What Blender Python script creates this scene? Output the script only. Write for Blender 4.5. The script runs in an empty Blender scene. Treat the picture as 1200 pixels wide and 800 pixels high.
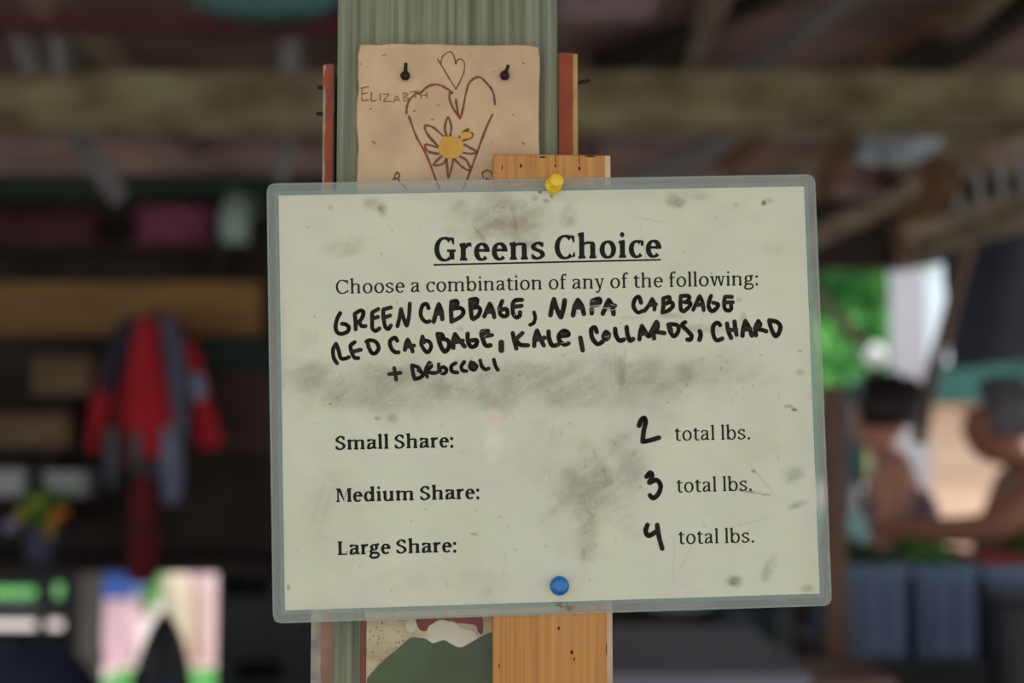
import bpy, bmesh, math, random
from mathutils import Vector, Matrix, noise
random.seed(7)
R = math.radians
C = bpy.context.scene.collection
sc = bpy.context.scene

# ---------------------------------------------------------------- camera, world, sun, exposure
F = 1667.0                                   # focal length in pixels of a 1200 px wide frame
PITCH = R(3.7); CAMZ = 1.35
cd = bpy.data.cameras.new('camera'); cam = bpy.data.objects.new('camera', cd); C.objects.link(cam)
cam.location = (0, 0, CAMZ); cam.rotation_euler = (math.pi/2 + PITCH, 0, 0)
cd.sensor_width = 36; cd.lens = 50.0; cd.clip_start = .05; cd.clip_end = 200
cd.dof.use_dof = True; cd.dof.focus_distance = .748; cd.dof.aperture_fstop = 4.0
sc.camera = cam
w = bpy.data.worlds.new('sky'); sc.world = w; w.use_nodes = True
bgn = w.node_tree.nodes['Background']; bgn.inputs[0].default_value = (.80, .91, 1.0, 1); bgn.inputs[1].default_value = 1.25
sd = bpy.data.lights.new('sun', 'SUN'); sd.energy = 3.2; sd.angle = R(1.5); sd.color = (1, .95, .86)
sun = bpy.data.objects.new('sun', sd); C.objects.link(sun); sun.location = (6, -6, 12)
sun.rotation_euler = Vector((.6, -.42, 1.0)).to_track_quat('Z', 'Y').to_euler()
sc.view_settings.view_transform = 'Standard'; sc.view_settings.look = 'None'
sc.view_settings.gamma = 1; sc.view_settings.use_curve_mapping = False
sc.view_settings.exposure = -0.18

# ---------------------------------------------------------------- frames of reference
cP, sP = math.cos(PITCH), math.sin(PITCH)
def ray(px, py):
    a, b = (px-600)/F, (400-py)/F
    return Vector((a, cP - b*sP, sP + b*cP))
def at(px, py, Y):
    d = ray(px, py); t = Y/d.y
    return Vector((d.x*t, Y, CAMZ + d.z*t))
camM = Matrix.Translation((0, 0, CAMZ)) @ Matrix.Rotation(math.pi/2 + PITCH, 4, 'X')
_rv = Vector((-.06430049, .04831065, .02406201))
sheetM = camM @ Matrix.Translation((.01955535, -.02787703, -.7475888)) @ Matrix.Rotation(_rv.length, 4, _rv.normalized())
postM = Matrix.Translation(sheetM.translation) @ Matrix.Rotation(R(2.73), 4, 'Z')
def hit(M, axis, off, px, py):               # pixel -> local point on the plane axis=off of frame M
    Mi = M.inverted(); o = Mi @ Vector((0, 0, CAMZ)); d = Mi.to_3x3() @ ray(px, py)
    return o + d*((off-o[axis])/d[axis])
def S(px, py, z=0.0): return hit(sheetM, 2, z, px, py)      # sheet frame: x right, y up, z towards the viewer
def P(px, py, y=0.0): return hit(postM, 1, y, px, py)       # post frame: x right, z up, -y towards the viewer

# ---------------------------------------------------------------- materials
def lin(c): return tuple(((v/255)/12.92 if v/255 <= .04045 else ((v/255+.055)/1.055)**2.4) for v in c)
MC = {}
def mat(name, col, rough=.6, metal=0, var=.12, scale=8, stretch=(1, 1, 1), bump=0, coat=0, col2=None, trans=0, detail=4):
    if name in MC: return MC[name]
    m = bpy.data.materials.new(name); m.use_nodes = True; nt = m.node_tree; b = nt.nodes['Principled BSDF']
    b.inputs['Roughness'].default_value = rough; b.inputs['Metallic'].default_value = metal
    b.inputs['Coat Weight'].default_value = coat
    if trans: b.inputs['Transmission Weight'].default_value = trans
    tc = nt.nodes.new('ShaderNodeTexCoord'); mp = nt.nodes.new('ShaderNodeMapping'); mp.inputs['Scale'].default_value = stretch
    nz = nt.nodes.new('ShaderNodeTexNoise'); nz.inputs['Scale'].default_value = scale; nz.inputs['Detail'].default_value = detail
    cr = nt.nodes.new('ShaderNodeValToRGB')
    c2 = col2 if col2 else tuple(v*(1-3*var) for v in col)
    cr.color_ramp.elements[0].position = .3; cr.color_ramp.elements[1].position = .7
    cr.color_ramp.elements[0].color = (*[max(v, 0) for v in c2], 1); cr.color_ramp.elements[1].color = (*[min(v*(1+var), 1) for v in col], 1)
    L = nt.links.new
    L(tc.outputs['Object'], mp.inputs['Vector']); L(mp.outputs[0], nz.inputs['Vector']); L(nz.outputs['Fac'], cr.inputs[0]); L(cr.outputs[0], b.inputs['Base Color'])
    if bump:
        bp = nt.nodes.new('ShaderNodeBump'); bp.inputs['Strength'].default_value = bump; bp.inputs['Distance'].default_value = .002
        L(nz.outputs['Fac'], bp.inputs['Height']); L(bp.outputs[0], b.inputs['Normal'])
    MC[name] = m; return m
def wood(name, ca, cb, axis=2, fine=160, bump=.25, knots=None):
    st = [fine/10, fine/10, fine/10]; st[axis] = .5
    m = mat(name, ca, rough=.7, scale=10, stretch=tuple(st), bump=bump, col2=cb, detail=6); return m
def film(name, col, alpha, rough=.35, spec=.5):
    m = bpy.data.materials.new(name); m.use_nodes = True; nt = m.node_tree; b = nt.nodes['Principled BSDF']
    b.inputs['Base Color'].default_value = (*col, 1); b.inputs['Roughness'].default_value = rough
    nz = nt.nodes.new('ShaderNodeTexNoise'); nz.inputs['Scale'].default_value = 300; nz.inputs['Detail'].default_value = 3
    tc = nt.nodes.new('ShaderNodeTexCoord'); mr = nt.nodes.new('ShaderNodeMapRange')
    mr.inputs['From Min'].default_value = .3; mr.inputs['From Max'].default_value = .75
    mr.inputs['To Min'].default_value = alpha-.03; mr.inputs['To Max'].default_value = alpha+.04; b.inputs['Specular IOR Level'].default_value = .1
    nt.links.new(tc.outputs['Object'], nz.inputs['Vector']); nt.links.new(nz.outputs['Fac'], mr.inputs['Value']); nt.links.new(mr.outputs[0], b.inputs['Alpha'])
    return m

# ---------------------------------------------------------------- object helpers
WM = {}
def wm(o): return WM.get(o.name, Matrix.Identity(4)) if o else Matrix.Identity(4)
def thing(name, label, cat, M, group=None):
    o = bpy.data.objects.new(name, None); C.objects.link(o); o.empty_display_size = .05
    if not isinstance(M, Matrix): M = Matrix.Translation(M)
    o.matrix_world = M; WM[o.name] = M.copy()
    o['label'] = label; o['category'] = cat
    if group: o['group'] = group
    return o
def tag(o, label, cat, group=None):
    o['label'] = label; o['category'] = cat
    if group: o['group'] = group
    return o
def put(name, vf, m, parent=None, kind=None, M=None, smooth=False, mats=None, bevel=0):
    """vf = (verts, faces) in the frame M (world if None); stored in the parent's frame, or about its own base when top-level"""
    vs, fs = vf[0], vf[1]
    vs = [Vector(v) for v in vs]
    if parent is not None:
        T = wm(parent).inverted() @ (M if M is not None else Matrix.Identity(4)); own = None
    else:
        if M is None:
            lo = Vector([min(v[i] for v in vs) for i in range(3)]); hi = Vector([max(v[i] for v in vs) for i in range(3)])
            own = Matrix.Translation(((lo.x+hi.x)/2, (lo.y+hi.y)/2, lo.z)); T = own.inverted()
        else: own = M; T = Matrix.Identity(4)
    me = bpy.data.meshes.new(name); me.from_pydata([T @ v for v in vs], [], fs)
    me.materials.append(m)
    for x in (mats or []): me.materials.append(x)
    if len(vf) > 2:
        for p, i in zip(me.polygons, vf[2]): p.material_index = i
    bm = bmesh.new(); bm.from_mesh(me)
    if bevel:
        bmesh.ops.bevel(bm, geom=list(bm.edges), offset=bevel, segments=2, affect='EDGES', profile=.5)
    bmesh.ops.recalc_face_normals(bm, faces=bm.faces) if not (len(vf) > 3) else None
    bm.to_mesh(me); bm.free()
    if smooth:
        for p in me.polygons: p.use_smooth = True
    o = bpy.data.objects.new(name, me); C.objects.link(o)
    if parent is not None: o.parent = parent; WM[o.name] = wm(parent)
    else: o.matrix_world = own; WM[o.name] = own.copy()
    if kind: o['kind'] = kind
    return o
def join(*parts):
    V, Fc = [], []
    for v, f in parts:
        n = len(V); V += [Vector(x) for x in v]; Fc += [tuple(i+n for i in q) for q in f]
    return V, Fc
def box(x0, x1, y0, y1, z0, z1):
    v = [(x, y, z) for x in (x0, x1) for y in (y0, y1) for z in (z0, z1)]
    return v, [(0, 1, 3, 2), (4, 6, 7, 5), (0, 4, 5, 1), (2, 3, 7, 6), (0, 2, 6, 4), (1, 5, 7, 3)]
def bar(a, b, w_, h_, up=Vector((0, 0, 1))):
    a, b = Vector(a), Vector(b); d = (b-a).normalized(); s = d.cross(up)
    if s.length < 1e-4: s = d.cross(Vector((0, 1, 0)))
    s.normalize(); u = s.cross(d)
    v = [p + s*(i*w_/2) + u*(j*h_/2) for p in (a, b) for i in (-1, 1) for j in (-1, 1)]
    return v, [(0, 1, 3, 2), (4, 6, 7, 5), (0, 4, 5, 1), (2, 3, 7, 6), (0, 2, 6, 4), (1, 5, 7, 3)]
def tube(pts, r, n=10, closed=False):
    V, Fc = [], []; pts = [Vector(p) for p in pts]; rr = r if isinstance(r, (list, tuple)) else [r]*len(pts)
    for k, p in enumerate(pts):
        d = (pts[min(k+1, len(pts)-1)] - pts[max(k-1, 0)]).normalized()
        s = d.cross(Vector((0.03, .1, 1)));
        if s.length < .05: s = d.cross(Vector((1, 0, 0)))
        s.normalize(); u = s.cross(d)
        for i in range(n):
            a = 2*math.pi*i/n; V.append(p + (s*math.cos(a)+u*math.sin(a))*rr[k])
    for k in range(len(pts)-1):
        for i in range(n): Fc.append((k*n+i, k*n+(i+1) % n, (k+1)*n+(i+1) % n, (k+1)*n+i))
    Fc.append(tuple(range(n))); Fc.append(tuple((len(pts)-1)*n+i for i in range(n)))
    return V, Fc
def lathe(prof, n=28, M=Matrix.Identity(4)):       # prof = [(r, z)]
    V, Fc = [], []
    for r, z in prof:
        for i in range(n):
            a = 2*math.pi*i/n; V.append(M @ Vector((r*math.cos(a), r*math.sin(a), z)))
    for k in range(len(prof)-1):
        for i in range(n): Fc.append((k*n+i, k*n+(i+1) % n, (k+1)*n+(i+1) % n, (k+1)*n+i))
    Fc.append(tuple(range(n))); Fc.append(tuple((len(prof)-1)*n+i for i in range(n)))
    return V, Fc
def blob(c, r, seed=0, amp=.15, fr=2.0, seg=20, rings=12):
    V, Fc = [], []; c = Vector(c); r = Vector(r) if not isinstance(r, (int, float)) else Vector((r, r, r))
    for j in range(rings+1):
        t = math.pi*j/rings
        for i in range(seg):
            a = 2*math.pi*i/seg; d = Vector((math.sin(t)*math.cos(a), math.sin(t)*math.sin(a), math.cos(t)))
            k = 1 + amp*noise.noise(d*fr + Vector((seed*7.1, seed*3.3, 0)))*2
            V.append(c + Vector((d.x*r.x, d.y*r.y, d.z*r.z))*k)
    for j in range(rings):
        for i in range(seg): Fc.append((j*seg+i, j*seg+(i+1) % seg, (j+1)*seg+(i+1) % seg, (j+1)*seg+i))
    return V, Fc
def prism(pts, y0, y1):                            # outline in the post frame's x,z; thickness y0..y1
    n = len(pts); V = [(p[0], y0, p[1]) for p in pts] + [(p[0], y1, p[1]) for p in pts]
    return V, [tuple(range(n)), tuple(range(2*n-1, n-1, -1))] + [(i, (i+1) % n, n+(i+1) % n, n+i) for i in range(n)]
def spline(pts, sub=6, closed=False):
    n = len(pts)
    if n < 3: return [tuple(pts[0]), tuple(pts[-1])]
    out = []
    rng = range(n) if closed else range(n-1)
    for i in rng:
        g = (lambda k: pts[k % n]) if closed else (lambda k: pts[max(0, min(n-1, k))])
        p0, p1, p2, p3 = g(i-1), g(i), g(i+1), g(i+2)
        for s in range(sub):
            t = s/sub; t2 = t*t; t3 = t2*t
            out.append(tuple(.5*((2*p1[k]) + (-p0[k]+p2[k])*t + (2*p0[k]-5*p1[k]+4*p2[k]-p3[k])*t2 + (-p0[k]+3*p1[k]-3*p2[k]+p3[k])*t3) for k in range(2)))
    out.append(tuple(pts[0]) if closed else tuple(pts[-1]))
    return out

# ================================================================ SETTING (shed, ground)
ROOFZ = 2.46
m_deck = mat('roof_deck_wood', lin((176, 152, 140)), .85, var=.2, scale=3, stretch=(1, 8, 8), col2=lin((112, 92, 86)))
m_beam = mat('weathered_beam_wood', lin((138, 138, 102)), .85, scale=2.5, stretch=(2.4, 5, 5), col2=lin((98, 84, 58)))
m_raft = mat('rafter_wood', lin((158, 146, 124)), .85, scale=3, stretch=(4, 1, 4), col2=lin((108, 94, 76)))
m_dark = mat('dark_stained_boards', lin((62, 50, 42)), .85, scale=4, col2=lin((34, 28, 25)))
m_brace = mat('brown_brace_wood', lin((140, 108, 78)), .8, scale=3, col2=lin((100, 72, 52)))
m_dim = mat('dirty_white_paint', lin((132, 132, 132)), .8, scale=6)
m_ochre = mat('ochre_board_wood', lin((150, 112, 56)), .7, scale=2, stretch=(1, 5, 5), col2=lin((112, 80, 40)))
m_white = mat('old_white_paint', lin((168, 172, 172)), .7, var=.08, scale=6)
m_conc = mat('worn_concrete', lin((96, 94, 92)), .85, var=.1, scale=3)
m_gravel = mat('pale_gravel', lin((226, 208, 200)), .9, var=.06, scale=30, bump=.3)
m_grass = mat('sunny_grass', lin((96, 168, 74)), .9, var=.15, scale=12, col2=lin((56, 120, 60)))
m_greenwall = mat('green_board_paint', lin((40, 62, 52)), .8, scale=4)

put('floor', box(-4.2, 4.4, -1.2, 5.6, -.1, 0), m_conc, kind='structure')
put('ground', box(-40, 40, -30, 60, -.16, -.04), m_gravel, kind='structure')
ceil = put('ceiling', box(-4.2, 4.4, -.5, 5.7, ROOFZ+.03, ROOFZ+.05), m_deck, kind='structure')
k = 0; y = -.5
while y < 5.65:                                     # deck planks run across
    wd = .2 + .03*random.random(); dz = random.uniform(-.004, .006)
    put('plank', box(-4.2, 4.4, y, y+wd-.012, ROOFZ+dz, ROOFZ+.03), m_deck, ceil)
    y += wd
tn = [0]
def trim(vf, m, smooth=False):
    tn[0] += 1
    return put('trim_%d' % tn[0], vf, m, kind='structure', smooth=smooth)
# long horizontal beam
a0, a1 = at(-250, 118, 3.7), at(1450, 118, 3.7)
trim(bar(a0, a1, .05, .145), m_beam)
a0, a1 = at(-250, 151, 3.72), at(1450, 160, 3.72)
trim(bar(a0, a1, .03, .012), m_raft)
# rafters running away from the camera
for x in (-3.4, -2.6, -1.15, -.35, .5):
    trim(bar((x, .2, ROOFZ-.045), (x, 5.6, ROOFZ-.045), .045, .09), m_raft)
for x in (1.15, 1.9, 2.7, 3.5):
    trim(bar((x, .2, ROOFZ-.045), (x, 4.9, ROOFZ-.045), .045, .09), m_raft)
# diagonal members on the right
def diag(p, q, Y0, Y1, w_, h_, m): trim(bar(at(*p, Y0), at(*q, Y1), w_, h_), m)
diag((868, 88), (1010, -14), 3.95, 3.4, .05, .035, m_dim)
diag((700, 75), (905, -30), 4.1, 3.5, .05, .14, m_dark)
diag((1050, 92), (1250, -30), 3.8, 3.4, .05, .12, m_dark)
diag((1020, 70), (1180, -10), 3.9, 3.5, .05, .06, m_brace)
diag((925, 292), (1125, 200), 3.95, 3.7, .04, .05, m_raft)
diag((1060, 288), (1110, 196), 3.85, 3.65, .06, .10, m_brace)
diag((900, 215), (1010, 165), 4.2, 4.0, .05, .06, m_raft)
diag((965, 225), (1000, 150), 4.1, 3.9, .04, .05, m_brace)
diag((1080, 285), (1260, 235), 3.9, 3.3, .05, .07, m_raft)
diag((760, 210), (870, 160), 4.5, 4.4, .3, .03, m_dim)
diag((850, 200), (905, 155), 4.3, 4.2, .08, .05, m_brace)
# white painted braces on the left
diag((18, 25), (42, 84), 3.55, 3.60, .03, .05, m_dim); diag((66, 25), (74, 84), 3.55, 3.6, .03, .05, m_dim)
diag((84, 152), (140, 232), 3.9, 4.05, .03, .055, m_dim); diag((342, 20), (340, 84), 3.6, 3.6, .03, .05, m_dim)
diag((337, 152), (329, 212), 3.9, 3.95, .03, .055, m_dim)
# back wall on the left: boards above a counter, open beneath
bw = put('wall_back', box(-4.2, .35, 5.22, 5.25, .88, ROOFZ), m_dark, kind='structure')
for i, z in enumerate((.88, 1.04, 1.22, 1.40, 1.58)):
    put('board', box(-4.2, .35, 5.19, 5.215, z, z+.165), m_dark, bw)
q0, q1 = at(-60, 392, 5.1), at(305, 330, 5.1)
put('board', box(-4.2, q1.x, 5.1, 5.185, q0.z, q1.z), m_ochre, bw)
q0, q1 = at(230, 432, 5.1), at(330, 400, 5.1)
put('board', box(q0.x, q1.x, 5.12, 5.185, q0.z, q1.z), m_greenwall, bw)
q0, q1 = at(250, 530, 5.1), at(330, 434, 5.1)
put('board', box(q0.x, q1.x, 5.12, 5.185, q0.z, q1.z), mat('brown_board', lin((84, 62, 52)), .8), bw)
put('board', box(-4.2, .35, 5.15, 5.2, at(0, 232, 5.15).z, at(0, 206, 5.15).z), m_greenwall, bw)
put('board', box(-4.2, .35, 5.15, 5.2, at(0, 204, 5.15).z, ROOFZ-.002), m_deck, bw)
put('board', box(-4.2, .35, 5.17, 5.2, at(0, 320, 5.15).z, at(0, 240, 5.15).z), m_dark, bw)
put('wall_left', box(-4.25, -4.2, 3.4, 5.6, 0, ROOFZ), m_dark, kind='structure')
# lower wall to the right of the opening, and behind the sign
q = at(258, 400, 5.2)
lw = put('wall_back_low', box(q.x, .35, 5.2, 5.25, 0, 1.02), m_dark, kind='structure'); lw.name = 'wall_rear'
bl = put('wall_middle', box(.3, 1.12, 4.9, 4.95, 0, 1.0), m_dark, kind='structure')
# door header and posts on the right
q0, q1 = at(800, 316, 4.9), at(1062, 222, 4.9)
trim(box(.3, q1.x, 4.86, 4.94, q0.z, ROOFZ), m_dark)
trim(box(.3, q1.x, 4.83, 4.86, at(0, 232, 4.83).z, ROOFZ), m_deck)
q0, q1 = at(1052, 470, 7.0), at(1084, 262, 7.0)
trim(box(q0.x, q1.x, 7.0, 7.12, 0, q1.z), mat('sunlit_white_paint', lin((206, 204, 212)), .7, var=.03))
trim(box(at(1040, 200, 4.75).x, 3.6, 4.76, 4.80, at(0, 262, 4.75).z, ROOFZ), m_dark)
trim(box(at(1040, 200, 4.75).x, 3.6, 4.72, 4.76, at(0, 205, 4.75).z, at(0, 165, 4.75).z), m_raft)
q0 = at(1450, 235, 4.7)
trim(bar((at(1052, 300, 4.7)).xyz, at(1450, 225, 4.7), .04, .10), m_raft)

# ================================================================ THE POST AND WHAT IS ON IT
m_post = wood('green_treated_lumber', lin((140, 146, 118)), lin((92, 94, 74)), 2, 260, .6)
YF = .026                                           # post face in the post frame
pl, pr = P(395, 60, YF).x, P(653.5, 60, YF).x
base = postM.inverted() @ Vector((0, 0, 0)); zb = base.z
ztop = (postM.inverted() @ Vector((0, 0, ROOFZ))).z
def pthing(name, label, cat, x, y, z, group=None):
    return thing(name, label, cat, postM @ Matrix.Translation((x, y, z)), group)
post = pthing('timber_post', 'weathered grey green square timber post holding the tiles and the sign', 'post', (pl+pr)/2, YF+.07, zb)
# post built as a shaft with rounded arrises and shallow drying checks
nn = 36; V = []; Fc = []
prof = []
for i in range(nn+1):
    x = pl + (pr-pl)*i/nn; e = min(i, nn-i)
    d = .004*max(0, 1-e/2.0)**1.5
    d += .0012*max(0, noise.noise(Vector((i*.9, 0, 3))))
    if i in (10, 11, 22, 30): d += .0022
    prof.append((x, YF+d))
for z in (zb, ztop-.003):
    for (x, yv) in prof: V.append((x, yv, z))
    V.append((pr, YF+.13, z)); V.append((pl, YF+.13, z))
n = nn+3
for i in range(n): Fc.append((i, (i+1) % n, n+(i+1) % n, n+i))
Fc += [tuple(range(n)), tuple(range(n, 2*n))]
put('shaft', (V, Fc), m_post, post, M=postM)

# side boards (painted, nailed to the post's sides)
m_red = mat('orange_red_paint', lin((184, 82, 34)), .6, var=.1, scale=30, bump=.2, col2=lin((142, 54, 28)))
m_yel = mat('yellow_cream_paint', lin((206, 178, 104)), .7, var=.1, scale=60)
m_pale = mat('pale_flaking_paint', lin((186, 178, 160)), .8, var=.15, scale=80, bump=.4)
m_pink = mat('faded_salmon_paint', lin((186, 142, 116)), .7, var=.12, scale=40)
m_nail = mat('rusty_nail', lin((44, 36, 32)), .5, .6)
def jag(x0, x1, z0, z1, amp, seed, n=26, side='r'):
    pts = []
    for i in range(n+1):
        z = z0+(z1-z0)*i/n; pts.append((z, amp*noise.noise(Vector((i*.7, seed, 0)))*2))
    if side == 'r': return [(x0, z0)] + [(x1+d, z) for z, d in pts] + [(x0, z1)]
    return [(x1, z0)] + [(x0+d, z) for z, d in pts] + [(x1, z1)]
def side_board(name, label, xs, px_mid, py0, py1, mface, medge, right, nails):
    yb = YF+.022
    a = P(xs[0], py1, yb); b = P(xs[1], py0, yb)
    t = pthing(name, label, 'board', (a.x+b.x)/2, yb, a.z)
    v = [(a.x, yb), (b.x, yb), (b.x, yb+.085), (a.x, yb+.085)]
    put('board_body', box(a.x, b.x, yb+.0012, yb+.085, a.z, b.z), medge, t, M=postM, bevel=.0006)
    xm = P(px_mid, 100 if py0 < 500 else 765, yb).x
    if right: put('painted_face', prism(jag(a.x+.0006, xm, a.z, b.z, .0006, 3, side='r'), yb, yb+.0014), mface, t, M=postM)
    else: put('painted_face', prism(jag(xm, b.x-.0006, a.z, b.z, .0008, 5, side='l'), yb, yb+.0014), mface, t, M=postM)
    for (nx0, ny0, nx1, ny1) in nails:
        put('nail', tube([P(nx0, ny0, yb+.012), P(nx1, ny1, yb+.012)], .0011, 8), m_nail, t, M=postM)
    return t
side_board('side_board', 'orange red painted board end with pale left edge on the left of the post', (374.5, 391.5), 381, 75, 560, m_red, m_pale, False, [(383, 103, 372, 102), (383, 134, 371, 133)])
side_board('side_board', 'orange red painted board end with yellow edge on the right of the post', (655, 677), 671.5, 62, 560, m_red, m_yel, True, [(664, 100, 691, 94)])
side_board('side_board', 'faded salmon pink board end with flaking grey edge below the sign', (363, 396), 376, 600, 870, m_pink, m_pale, False, [(385, 736, 352, 738), (385, 757, 363, 756)])

# ---- heart tile
m_clay = mat('cream_clay', lin((210, 180, 136)), .55, var=.05, scale=40, bump=.15, col2=lin((190, 158, 122)))
m_line = mat('brown_incised_line', lin((136, 70, 38)), .6, var=.1, scale=60)
m_line2 = mat('faint_brown_pencil', lin((156, 112, 66)), .7, scale=60)
m_flow = mat('dark_red_brown_glaze', lin((124, 64, 28)), .4, scale=60)
m_yg = mat('yellow_glaze', lin((222, 164, 44)), .4, var=.08, scale=60)
m_blk = mat('black_iron', lin((26, 24, 20)), .5, .3)
m_fleck = mat('brown_fleck', lin((146, 98, 56)), .6)
YT = .0155
ta, tb = P(418, 268, YT), P(632, 53, YT)
tile = pthing('ceramic_tile', 'cream ceramic tile with a drawn heart and a yellow flower', 'tile', (ta.x+tb.x)/2, YT+.008, ta.z)
out = []
for (x0, z0, x1, z1) in ((ta.x, ta.z, tb.x, ta.z), (tb.x, ta.z, tb.x, tb.z), (tb.x, tb.z, ta.x, tb.z), (ta.x, tb.z, ta.x, ta.z)):
    for i in range(16):
        t = i/16; j = .0006*noise.noise(Vector((x0*300+t*9, z0*300, t*4)))*2
        ex = (.0008 if i == 0 else 0)
        nx, nz = (z1-z0), -(x1-x0); l = math.hypot(nx, nz)
        x = x0+(x1-x0)*t; z = z0+(z1-z0)*t
        cx, cz = (ta.x+tb.x)/2, (ta.z+tb.z)/2
        x += (cx-x)*ex*12; z += (cz-z)*ex*12
        out.append((x+nx/l*j, z+nz/l*j))
V = [(x, YT+.0012, z) for x, z in out]; cx, cz = (ta.x+tb.x)/2, (ta.z+tb.z)/2
V2 = [(cx+(x-cx)*.985, YT, cz+(z-cz)*.985) for x, z in out]; V3 = [(x, YT+.0098, z) for x, z in out]
n = len(out); Fc = [tuple(range(n, 2*n))]
for i in range(n):
    Fc.append((i, (i+1) % n, n+(i+1) % n, n+i)); Fc.append((i, 2*n+i, 2*n+(i+1) % n, (i+1) % n))
Fc.append(tuple(range(3*n-1, 2*n-1, -1)))
put('clay_slab', (V+V2+V3, Fc), m_clay, tile, M=postM)
def ribbon(pts3, widths, side_of, lift):
    """flat ribbon along 3D points (list), in-plane normal side_of(dir)->vec"""
    V, Fc = [], []
    n = len(pts3)
    for k in range(n):
        d = pts3[min(k+1, n-1)]-pts3[max(k-1, 0)]
        s = side_of(d); s = s.normalized() if s.length > 1e-9 else Vector((1, 0, 0)); ww = widths[k]/2
        V += [pts3[k]+s*ww+lift, pts3[k]-s*ww+lift]
        if k: Fc.append((2*k-2, 2*k-1, 2*k+1, 2*k))
    return V, Fc
def tile_lines(strokes, O, sc_, wmm, rough=.25, closed=False):
    parts = []
    for st in strokes:
        pl_ = spline([(O[0]+x/sc_, O[1]+y_/sc_) for x, y_ in st], 5)
        p3 = [P(x, y_, YT) for x, y_ in pl_]
        ws = [wmm*.001*(1+rough*noise.noise(Vector((k*.5, len(st), x*.1)))*2) for k, (x, y_) in enumerate(pl_)]
        V, Fc = ribbon(p3, ws, lambda d: Vector((-d.z, 0, d.x)), Vector((0, -.00018, 0)))
        # give it body
        n = len(V); V2 = [v+Vector((0, .0003, 0)) for v in V]
        parts.append((V+V2, Fc+[(0, 1, n+1, n), (n-2, n-1, 2*n-1, 2*n-2)] + [(2*k, 2*k+2, n+2*k+2, n+2*k) for k in range(n//2-1)] + [(2*k+1, 2*k+3, n+2*k+3, n+2*k+1) for k in range(n//2-1)]))
    return join(*parts)
OA, OB = (470, 50), (360, 40); Z = 4.4444
put('heart_drawing', tile_lines([
    [(28, 372), (30, 335), (44, 298), (78, 265), (100, 262), (140, 228), (190, 218), (240, 240), (270, 265)],
    [(285, 290), (292, 340), (306, 396), (325, 330), (338, 260), (358, 205), (405, 178), (445, 210), (478, 255), (490, 325)],
    [(255, 255), (252, 290), (268, 335), (300, 385)],
    [(478, 370), (445, 440), (400, 560), (345, 710), (318, 770)], [(40, 380), (80, 490), (130, 580), (180, 710), (208, 772)]], OA, Z, 1.2), m_line, tile, M=postM)
put('small_heart_drawing', tile_lines([[(188, 82), (215, 125), (250, 185), (286, 242)], [(207, 110), (216, 72), (250, 48), (268, 55), (280, 85), (284, 112)],
    [(284, 112), (300, 86), (328, 98), (328, 150), (308, 200), (286, 242)]], OA, Z, .7), m_line, tile, M=postM)
put('written_name', tile_lines([[(286, 283), (284, 320), (286, 347)], [(276, 283), (322, 272)], [(286, 312), (314, 306)], [(286, 347), (322, 342)], [(335, 300), (335, 346), (362, 343)],
    [(380, 308), (380, 347)], [(394, 312), (426, 312)], [(426, 312), (396, 350)], [(396, 350), (442, 350)], [(450, 358), (466, 322), (482, 352)], [(456, 344), (478, 342)], [(500, 306), (502, 350)], [(500, 306), (526, 312), (508, 326), (530, 336), (502, 350)],
    [(536, 302), (584, 296)], [(562, 300), (564, 334)], [(590, 300), (592, 336)], [(622, 298), (624, 334)], [(592, 318), (622, 316)]], OB, Z, .65), m_line2, tile, M=postM)
put('flower_petals', tile_lines([[(238, 490), (228, 440), (245, 388), (262, 440), (254, 490)], [(222, 488), (165, 440), (124, 434), (140, 480), (205, 552)], [(200, 548), (128, 530), (140, 565), (200, 580)],
    [(212, 590), (168, 636), (215, 632), (238, 604)], [(236, 600), (240, 650), (246, 702), (262, 655), (274, 602)], [(276, 604), (322, 650), (362, 664), (340, 612), (304, 592)], [(322, 572), (360, 578), (398, 570), (360, 548), (326, 528)], [(300, 496), (330, 462), (352, 452), (320, 488)],
    [(330, 478), (368, 470), (366, 492), (318, 512)]], OA, Z, 1.3), m_flow, tile, M=postM)
put('bow_drawing', tile_lines([[(430, 705), (424, 680), (448, 664), (470, 676), (474, 692)], [(440, 706), (462, 716), (478, 730)]], OA, Z, .9), m_flow, tile, M=postM)
put('bow_drawing', tile_lines([[(-28, 712), (-34, 700), (-22, 676), (-8, 690), (-14, 712), (8, 740), (40, 772)], [(-46, 712), (-20, 705)]], OA, Z, .9), m_flow, tile, M=postM)
def disc_pts(cx, cy, rx, ry, n=20, amp=.1, seed=1):
    return [(cx+rx*math.cos(2*math.pi*i/n)*(1+amp*noise.noise(Vector((i*1.3, seed, 0)))), cy+ry*math.sin(2*math.pi*i/n)*(1+amp*noise.noise(Vector((i*1.3, seed, 5))))) for i in range(n)]
def patch(pts, y0, y1): 
    q = [P(x, y_, y0) for x, y_ in pts]; return prism([(p.x, p.z) for p in q], y0, y1)
put('flower_centre', patch([(470+x/Z, 50+y_/Z) for x, y_ in disc_pts(260, 545, 66, 58)], YT-.0005, YT+.0002), m_yg, tile, M=postM)
put('yellow_petal', patch([(470+x/Z, 50+y_/Z) for x, y_ in disc_pts(338, 482, 32, 18)], YT-.0003, YT+.0002), m_yg, tile, M=postM)
fl = []
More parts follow.
